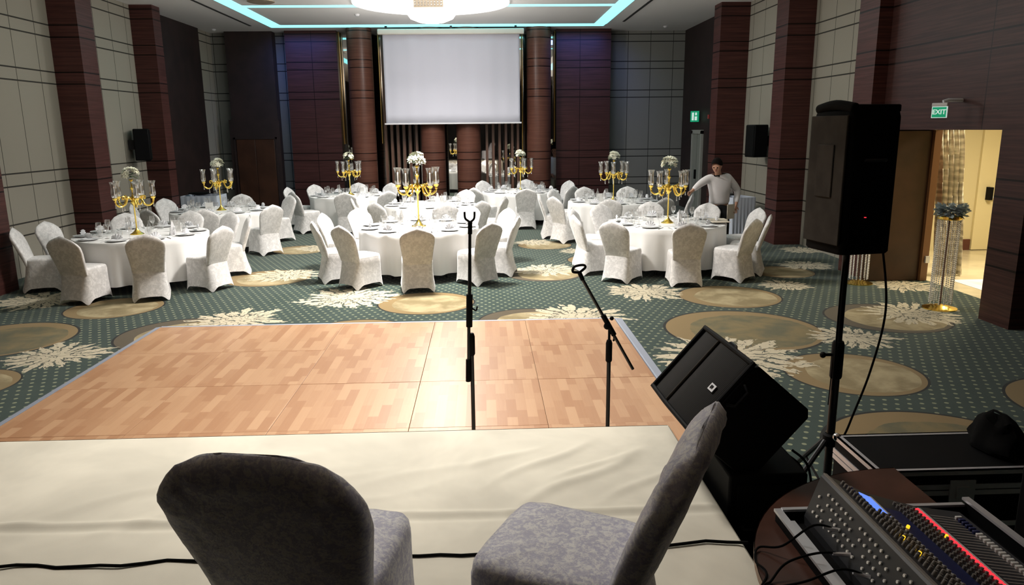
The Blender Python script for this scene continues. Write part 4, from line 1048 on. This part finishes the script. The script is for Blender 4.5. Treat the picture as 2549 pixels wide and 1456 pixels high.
# fader slots and caps
sl = MB()
for i in range(44):
    c, nn = row_at(*DECK, .12); c2_, _ = row_at(*DECK, .80); y = YF - .07 - i * .0205
    sl.add([c + Vector((0, y, .0008)), c2_ + Vector((0, y, .0008)), c2_ + Vector((0, y - .006, .0008)), c + Vector((0, y - .006, .0008))], [(0, 1, 2, 3)])
tag(sl.build('fader_slot', 'knob_grey', t, smooth=False), kind='stuff')
fc = {}
for i in range(24):
    m = 'knob_white' if (i < 1 or i > 5) else 'mixer_blue'
    c, nn = row_at(*DECK, .72)
    if m not in fc: fc[m] = MB().box((-.012, -.006, 0), (.012, .006, .014)).build('fader_cap', m, t, bevel=.002); o = fc[m]
    else: o = fc[m].copy(); COL.objects.link(o)
    o.location = c + Vector((0, YF - .08 - i * .0205, 0))
jk = None; rngj = random.Random(5)
for r_ in range(4):
    c, nn = row_at(*REAR, .25 + r_ * .19); nn = -nn if nn.x > 0 else nn
    for i in range(22):
        if (r_ + i) % 7 == 3: continue
        ring = MB()
        if jk is None:
            u_ = Vector((0, 1, 0)); w_ = nn.cross(u_)
            jk = MB().rings([[nn * .001 + (u_ * math.cos(a * PI / 6) + w_ * math.sin(a * PI / 6)) * .0062 for a in range(12)], [nn * .006 + (u_ * math.cos(a * PI / 6) + w_ * math.sin(a * PI / 6)) * .0055 for a in range(12)]]).build('jack_socket', 'jack', t); o = jk
        else: o = jk.copy(); COL.objects.link(o)
        o.location = c + Vector((0, YF - .06 - i * .034 - (r_ % 2) * .015, 0)) + nn * .0005
# plugs and cables into the back of the console
cab = [([(1.24, 2.36, .87), (1.16, 2.38, .88), (1.06, 2.40, .79), (.99, 2.44, .762), (.95, 2.36, .757), (.96, 2.28, .757), (.90, 2.18, .70), (.93, 2.0, .4)], 'farthest up'),
       ([(1.235, 2.25, .84), (1.14, 2.27, .84), (1.03, 2.28, .80), (.96, 2.24, .757), (.915, 2.2, .74), (.90, 2.16, .5), (.92, 2.1, .1)], 'in the middle'),
       ([(1.235, 2.12, .84), (1.15, 2.14, .86), (1.05, 2.17, .80), (.98, 2.20, .762), (.92, 2.19, .757), (.89, 2.12, .60), (.90, 2.0, .2)], 'nearest')]
for pts, lb in cab:
    o = thing('plug_cable', 'black cable plugged into the back of the console, %s' % lb, 'cable')
    MB().tube(smooth_path(pts, 8), .0042, 6).build('cord', 'black_matt', o)
    a, b = Vector(pts[0]), Vector(pts[1]); MB().tube([a, a.lerp(b, .6)], [.009, .006], 8).build('plug', 'steel', o)

# ------------------------------------------------------------------ wall speakers, signs
def wall_speaker(loc, rz, lb):
    t = thing('wall_speaker', lb, 'speaker', loc, rz)
    MB().box((-.19, .12, -.33), (.19, .42, .33)).build('cabinet', 'black', t, bevel=.02)
    MB().box((-.16, .42, -.30), (.16, .43, .30)).build('grille', 'black_matt', t)
    MB().box((-.04, 0, -.1), (.04, .13, .1)).build('bracket', 'black_metal', t)
wall_speaker((-7.5, 16.35, 2.03), math.radians(-70), 'black wall speaker on the left cream wall before the second pillar')
wall_speaker((5.95, 15.6, 1.98), math.radians(100), 'black wall speaker on the right cream wall beyond the brown pillar')
def add_text(body, size, mat, parent, mtx, name='sign_lettering'):
    cu = bpy.data.curves.new(name, 'FONT'); cu.body = body; cu.size = size; cu.extrude = .002; cu.align_x = 'CENTER'; cu.align_y = 'CENTER'; cu.offset = size * .02
    o = bpy.data.objects.new(name, cu); COL.objects.link(o); bpy.context.view_layer.update()
    dg = bpy.context.evaluated_depsgraph_get(); me = bpy.data.meshes.new_from_object(o.evaluated_get(dg)); bpy.data.objects.remove(o)
    me.materials.clear(); me.materials.append(M[mat]); o = bpy.data.objects.new(name, me); COL.objects.link(o); o.parent = parent; o.matrix_local = mtx
    return o
t = thing('exit_sign', 'green and white EXIT sign mounted above the lit doorway', 'sign', (5.60, 9.16, 2.43), math.radians(-90) + .55); t.scale = (.62,) * 3
rx = Matrix.Rotation(PI / 2, 4, 'X')
MB().box((-.15, -.012, -.12), (.15, .012, .10)).build('housing', 'white_sign', t, bevel=.003)
MB().box((-.135, -.016, -.108), (.135, -.011, .088)).build('face', 'green_sign', t, smooth=False)
MB().box((-.135, -.0165, -.065), (.135, -.0155, .050)).build('lamp_strip', 'green_sign', t, smooth=False)
add_text('EXIT', .128, 'white_sign', t, Matrix.Translation((0, -.018, -.008)) @ rx)
MB().box((-.15, -.03, .10), (.15, .03, .17)).build('top_cover', 'white_plastic', t, bevel=.01)
MB().tube([(.04, .02, .19), (.10, .10, .22), (.20, .46, .22)], .035, 8).build('wall_arm', 'white_plastic', t)
t = thing('exit_sign', 'small green emergency sign above the pale fire door in the far right corner', 'sign', (5.66, 20.15, 2.55), math.radians(-90) + .7)
MB().box((-.13, -.012, -.14), (.13, .012, .14)).build('housing', 'green_sign', t, bevel=.003)
MB().box((-.08, -.016, -.10), (-.02, -.011, .10)).box((.01, -.016, -.10), (.08, -.011, .0)).box((.02, -.016, .03), (.07, -.011, .10)).build('pictogram', 'white_sign', t, smooth=False)
tag(MB().box((5.78, 19.3, 2.48), (5.80, 19.4, 2.58)).build('alarm_button', simple('red_alarm', (.4, .02, .02), .4)), 'small red fire alarm on the dark wall right of the green sign', 'alarm')

# ------------------------------------------------------------------ crystal pedestals and curtain
def pedestal(loc, lb, seed):
    t = thing('crystal_pedestal', lb, 'flower stand', loc)
    MB().lathe([(.20, 0), (.20, .012), (.14, .022), (.10, .04), (.02, .06)], 32).build('base', 'gold', t)
    MB().tube([(0, 0, .05), (0, 0, 1.15)], .010, 10).build('pole', 'slat', t)
    MB().lathe([(.13, 1.13), (.14, 1.14), (.14, 1.17), (.13, 1.18)], 28).build('top_ring', 'gold', t)
    for k in range(14):
        a = 2 * PI * k / 14; s = MB()
        for q in range(44): s.ball((.125 * math.cos(a), .125 * math.sin(a), 1.13 - q * .0245), .0105, 6)
        s.build('bead_strand', 'strand', t)
    rng = random.Random(seed); b = MB()
    for i in range(460):
        a = rng.uniform(0, 2 * PI); d = Vector((math.cos(a), math.sin(a), rng.uniform(-.45, .7))).normalized(); p = Vector((0, 0, 1.23)) + Vector((d.x, d.y, d.z * .8)) * rng.uniform(.04, .17); q = d.cross(Vector((rng.random(), rng.random(), 1))).normalized()
        d = (d + Vector((rng.uniform(-.6, .6), rng.uniform(-.6, .6), rng.uniform(-.5, .5)))).normalized(); L = rng.uniform(.04, .08); b.add([p, p + d * L * .5 + q * .024, p + d * L, p + d * L * .5 - q * .024], [(0, 1, 2, 3)])
    b.build('feather_bouquet', 'silverleaf', t, smooth=False)
M['strand'] = simple('crystal_strand', (.85, .82, .76), .25, spec=1)
pedestal((5.75, 8.95, 0), 'crystal-stranded flower stand before the lit doorway, on the near side', 2)
pedestal((5.50, 10.55, 0), 'crystal-stranded flower stand partly hidden by the raised loudspeaker', 3)
mb = MB(); N = 90; R = []
for s in range(15):
    z = 2.85 - s / 14 * 2.83; wd = .16 + .06 * math.sin(min(1, s / 6) * PI / 2); ring = []
    for i in range(N + 1):
        f = i / N; x = 6.84 + (f - .5) * 2 * wd + .28 * s / 14; ring.append((x, 10.95 + .05 * math.sin(f * 34) + .02 * math.sin(f * 71 + s), z))
    R.append(ring)
mb.rings(R, cap=(False, False), close=False)
o = mb.build('gathered_curtain', 'sheer', angle=80); tag(o, 'tall gathered glittering ivory curtain just beyond the lit doorway', 'curtain')
mb = MB(); vs, fs = [], []
for i in range(41):
    for j in range(31):
        u, v = i / 40, j / 30; k = max(0, math.sin(PI * u) * math.sin(PI * v)); vs.append((6.95 + u * 1.0, 9.7 + v * .95, .004 + .07 * k * abs(noise.noise(Vector((u * 7, v * 7, 1)))) * 1.6))
for i in range(40):
    for j in range(30): a = i * 31 + j; fs.append((a, a + 31, a + 32, a + 1))
mb.add(vs, fs); tag(mb.build('crumpled_fabric', 'napkin', angle=80), 'crumpled pale fabric lying on the marble hall floor', 'cloth')

# ------------------------------------------------------------------ service tables
def service(loc, size, lb, rz=0):
    t = thing('service_table', lb, 'table', loc, rz); a, b, h = size
    n = 100; R = []
    for z, k in ((h, .0), (h - .01, .004), (h * .66, .008), (h * .33, .014), (.03, .02)):
        ring = []
        for i in range(n):
            f = i / n * 4; s = int(f); u = f - s
            P4 = [(-a, -b), (a, -b), (a, b), (-a, b)]; p, q = P4[s], P4[(s + 1) % 4]
            x, y = p[0] + (q[0] - p[0]) * u, p[1] + (q[1] - p[1]) * u; L = math.hypot(x, y)
            w_ = k * (1 + .8 * math.sin(i * 1.7)); ring.append((x + x / L * w_, y + y / L * w_, z))
        R.append(ring)
    MB().rings(R, cap=(False, True)).build('cloth_cover', 'linen_blue', t, angle=60)
    for x in (-a + .1, a - .1):
        for y in (-b + .1, b - .1): MB().tube([(x, y, 0), (x, y, h - .03)], .018, 8).build('leg', 'black_metal', t)
M['linen_blue'] = simple('pale_blue_white_linen', (.66, .70, .80), .85)
service((5.3, 15.75, 0), (.26, .5, .84), 'white-clothed serving trolley behind the waiter on the right', .2)
service((-6.75, 18.3, 0), (.42, .35, .80), 'white-clothed side table before the left rear wall')
t = thing('service_trolley', 'small dark service trolley with a white top behind the middle table', 'trolley', (-1.78, 17.62, 0))
MB().box((-.22, -.18, .86), (.22, .18, .89)).build('top', 'napkin', t, bevel=.005)
MB().box((-.18, -.15, .12), (.18, .15, .86)).build('body', 'black', t)
for x in (-.15, .15):
    for y in (-.12, .12): MB().lathe([(.025, 0), (.025, .12)], 10, c=(x, y, 0)).build('caster', 'black_metal', t)
t = thing('carafe_rack', 'dark rack of tall glasses on the serving trolley behind the waiter', 'rack', (5.3, 15.95, .84))
MB().box((-.12, -.2, .0), (.12, .2, .02)).build('tray', 'black_metal', t)
for i in range(4): MB().lathe([(.025, 0), (.028, .24)], 10, c=(-.05 + .09 * (i % 2), -.13 + .08 * i, .02), cap=(True, False)).build('tall_glass', 'glass', t)
t = thing('dark_bowl', 'wide dark bowl on the side table before the left rear wall', 'bowl', (-6.85, 18.35, .80)); MB().lathe([(.12, 0), (.26, .03), (.27, .05), (.24, .055)], 28).build('bowl', 'black_matt', t)

# ------------------------------------------------------------------ people
def skin_mesh(name, nodes, edges, mat, parent, root=0, sub=2):
    me = bpy.data.meshes.new(name); me.from_pydata([n_[0] for n_ in nodes], edges, []); o = bpy.data.objects.new(name, me); COL.objects.link(o)
    sk = o.modifiers.new('skin', 'SKIN'); sk.use_smooth_shade = True
    if not me.skin_vertices: me.attributes.new
    for i, n_ in enumerate(nodes):
        r = n_[1]; r = (r, r) if isinstance(r, float) else r
        me.skin_vertices[0].data[i].radius = r; me.skin_vertices[0].data[i].use_root = (i == root)
    sb = o.modifiers.new('sub', 'SUBSURF'); sb.levels = sub; sb.render_levels = sub
    bpy.context.view_layer.update(); dg = bpy.context.evaluated_depsgraph_get()
    m2 = bpy.data.meshes.new_from_object(o.evaluated_get(dg)); bpy.data.objects.remove(o)
    m2.materials.clear(); m2.materials.append(M[mat]); m2.shade_smooth()
    o = bpy.data.objects.new(name, m2); COL.objects.link(o); o.parent = parent; return o
def person(loc, lb, J, shirt, trousers, vest=None, bow=False):
    t = thing('person', lb, 'person', loc)
    V = {k: Vector(v) for k, v in J.items()}
    nodes, edges, idx = [], [], {}
    def nd(k, p, r, par=None):
        idx[k] = len(nodes); nodes.append((tuple(p), r))
        if par is not None: edges.append((idx[par], idx[k]))
    nd('pel', V['pel'], (.12, .10)); nd('sp', V['sp'], (.12, .095), 'pel'); nd('ch', V['ch'], (.15, .11), 'sp'); nd('nb', V['nb'], (.07, .065), 'ch'); nd('nk', V['nk'], (.052, .055), 'nb')
    hd = V['hd']; up = (hd - V['nk']).normalized(); fwd = V['face'].normalized(); rt = fwd.cross(up).normalized(); fwd = up.cross(rt).normalized()
    nd('jaw', hd - up * .058 + fwd * .022, (.062, .070), 'nk'); nd('hd', hd + up * .01, (.080, .095), 'jaw'); nd('top', hd + up * .08, (.066, .078), 'hd')
    nd('nose', hd - up * .012 + fwd * .105, (.012, .012), 'hd')
    for s, q in (('L', 1), ('R', -1)): nd('ear' + s, hd + rt * q * .088 - up * .005, (.014, .02), 'hd')
    for s in 'RL':
        nd('sh' + s, V['sh' + s], .055, 'ch'); nd('el' + s, V['el' + s], .042, 'sh' + s); nd('wr' + s, V['wr' + s], .028, 'el' + s)
        d = (V['ha' + s] - V['wr' + s]).normalized(); side_ = d.cross(Vector((0, 1, .3))).normalized(); dn = d.cross(side_).normalized()
        nd('pa' + s, V['wr' + s] + d * .06, (.034, .018), 'wr' + s)
        for f_, (off, L) in enumerate(((-.028, .075), (-.010, .085), (.010, .080), (.027, .062))):
            b0 = V['wr' + s] + d * .095 + side_ * off
            nd('f%d%s' % (f_, s), b0, .0088, 'pa' + s); nd('g%d%s' % (f_, s), b0 + d * L * .5 + dn * .008, .0082, 'f%d%s' % (f_, s)); nd('h%d%s' % (f_, s), b0 + d * L * .85 + dn * .03, .007, 'g%d%s' % (f_, s))
        nd('t0' + s, V['wr' + s] + d * .045 + side_ * .038, .010, 'pa' + s); nd('t1' + s, V['wr' + s] + d * .085 + side_ * .058, .0085, 't0' + s)
        nd('hp' + s, V['hp' + s], .085, 'pel'); nd('kn' + s, V['kn' + s], .056, 'hp' + s); nd('an' + s, V['an' + s], .038, 'kn' + s); nd('to' + s, V['an' + s] + Vector((0, -.10, -.045)), (.035, .025), 'an' + s)
    skin_mesh('body', nodes, edges, 'skin', t)
    # shirt
    N2, E2 = [], []
    def s2(p, r, par=None):
        N2.append((tuple(p), r)); 
        if par is not None: E2.append((par, len(N2) - 1))
        return len(N2) - 1
    a0_ = s2(V['pel'] - Vector((0, 0, .05)), (.175, .14)); a = s2(V['pel'] + Vector((0, 0, .05)), (.195, .155), a0_); b = s2(V['sp'], (.195, .155), a); c = s2(V['ch'], (.195, .145), b); s2(V['nb'] + (V['ch'] - V['nb']) * .2, (.085, .08), c)
    for s in 'RL':
        q = s2(V['sh' + s], .088, c); m_ = s2(V['sh' + s].lerp(V['el' + s], .5), .078, q); e = s2(V['el' + s], .068, m_); s2(V['wr' + s].lerp(V['el' + s], .12), .042, e)
    skin_mesh('shirt', N2, E2, shirt, t)
    if vest:
        a = [(tuple(V['pel'] + Vector((0, 0, .05))), (.185, .145)), (tuple(V['sp']), (.178, .142)), (tuple(V['ch']), (.17, .142))]
        skin_mesh('vest', a, [(0, 1), (1, 2)], vest, t)
    N3 = [(tuple(V['pel'] + Vector((0, 0, .08))), (.175, .14)), (tuple(V['pel'] - Vector((0, 0, .05))), (.18, .142))]; E3 = [(0, 1)]
    for s in 'RL':
        i = len(N3); N3 += [(tuple(V['hp' + s]), .105), (tuple(V['kn' + s]), .078), (tuple(V['an' + s] + Vector((0, 0, .02))), .062)]; E3 += [(1, i), (i, i + 1), (i + 1, i + 2)]
    skin_mesh('trousers', N3, E3, trousers, t)
    for s in 'RL':
        an = V['an' + s]; MB().ball((an.x, an.y - .06, .045), .05, 12, sc=(.95, 2.5, .9)).build('shoe', 'black', t)
    h_ = MB(); rng = random.Random(2)
    n = 18; R = []
    for i in range(n + 1):
        e = -.25 + (PI / 2 + .25) * i / n; ring = []
        for j in range(24):
            a = 2 * PI * j / 24; ca, sa = math.cos(a), math.sin(a); low = max(0, sa) ** 2 * .95        # hairline lifts over the face
            ee = max(e, low * .75); p = hd + up * .02 + rt * .098 * math.cos(ee) * ca + fwd * .112 * math.cos(ee) * sa + up * (.135 * math.sin(ee))
            ring.append(p + Vector((rng.uniform(-.002, .002),) * 3))
        R.append(ring)
    h_.rings(R, cap=(False, True)).build('hair', 'hair', t)
    ey = MB()
    for q in (-1, 1): ey.ball(hd + fwd * .083 + rt * q * .032 + up * .012, .011, 8)
    ey.build('eye', 'hair', t)
    MB().ball(hd + fwd * .088 - up * .05, .02, 8, sc=(1.1, .5, .35)).build('mouth', simple('lips', (.35, .12, .10), .5), t)
    if bow:
        p = V['nk'] + fwd * .075 - up * .015
        bw = MB(); 
        for q in (-1, 1): bw.add([p, p + rt * q * .055 + up * .024, p + rt * q * .055 - up * .024, p + fwd * .012], [(0, 1, 3), (0, 3, 2), (0, 2, 1), (1, 2, 3)])
        bw.ball(p, .013, 6); bw.build('bow_tie', 'black', t)
        b0 = V['pel'] + Vector((0, 0, .06)); R = []
        for z in (-.03, .03): R.append([(b0.x + .185 * math.cos(a * PI / 12), b0.y + .145 * math.sin(a * PI / 12), b0.z + z) for a in range(24)])
    return t
person((4.25, 13.35, 0), 'person in white shirt, bow tie and black trousers leaning over the right front table', dict(
    pel=(.02, 0, .93), sp=(.0, -.02, 1.10), ch=(-.02, -.06, 1.27), nb=(-.06, -.11, 1.43), nk=(-.08, -.14, 1.475), hd=(-.115, -.19, 1.60), face=(-.5, -.7, -.75),
    shR=(-.20, -.08, 1.39), elR=(-.40, -.16, 1.29), wrR=(-.57, -.26, 1.17), haR=(-.64, -.32, 1.14),
    shL=(.14, -.06, 1.38), elL=(.34, .0, 1.15), wrL=(.29, -.10, .90), haL=(.27, -.13, .80),
    hpR=(-.07, .0, .86), hpL=(.11, .0, .86), knR=(-.10, -.02, .48), knL=(.14, -.01, .48), anR=(-.12, .03, .09), anL=(.16, .03, .09)), 'shirt', 'trousers', bow=True)
t = thing('menu_folder', 'cream menu folder held upright in the hand of the leaning waiter', 'menu', (4.43, 13.17, .68), .5)
MB().box((-.10, -.006, -.02), (.08, .006, .24)).build('cover', 'menu', t); MB().box((-.09, -.001, .0), (.085, .004, .235)).build('pages', 'paper', t)
person((2.09, 21.755, 0), 'person in light trousers standing by the right round column, half hidden by the panel', dict(
    pel=(0, 0, .95), sp=(0, 0, 1.12), ch=(0, 0, 1.30), nb=(-.01, 0, 1.47), nk=(-.02, 0, 1.52), hd=(-.03, -.02, 1.65), face=(-.3, -1, -.4),
    shR=(-.17, 0, 1.42), elR=(-.21, .0, 1.17), wrR=(-.16, -.13, 1.0), haR=(-.10, -.15, .95),
    shL=(.17, 0, 1.42), elL=(.23, 0, 1.15), wrL=(.22, -.05, .92), haL=(.22, -.08, .84),
    hpR=(-.08, 0, .88), hpL=(.08, 0, .88), knR=(-.09, -.03, .48), knL=(.09, 0, .48), anR=(-.10, .02, .09), anL=(.10, .03, .09)), 'shirt', 'beige_trousers', 'vest')
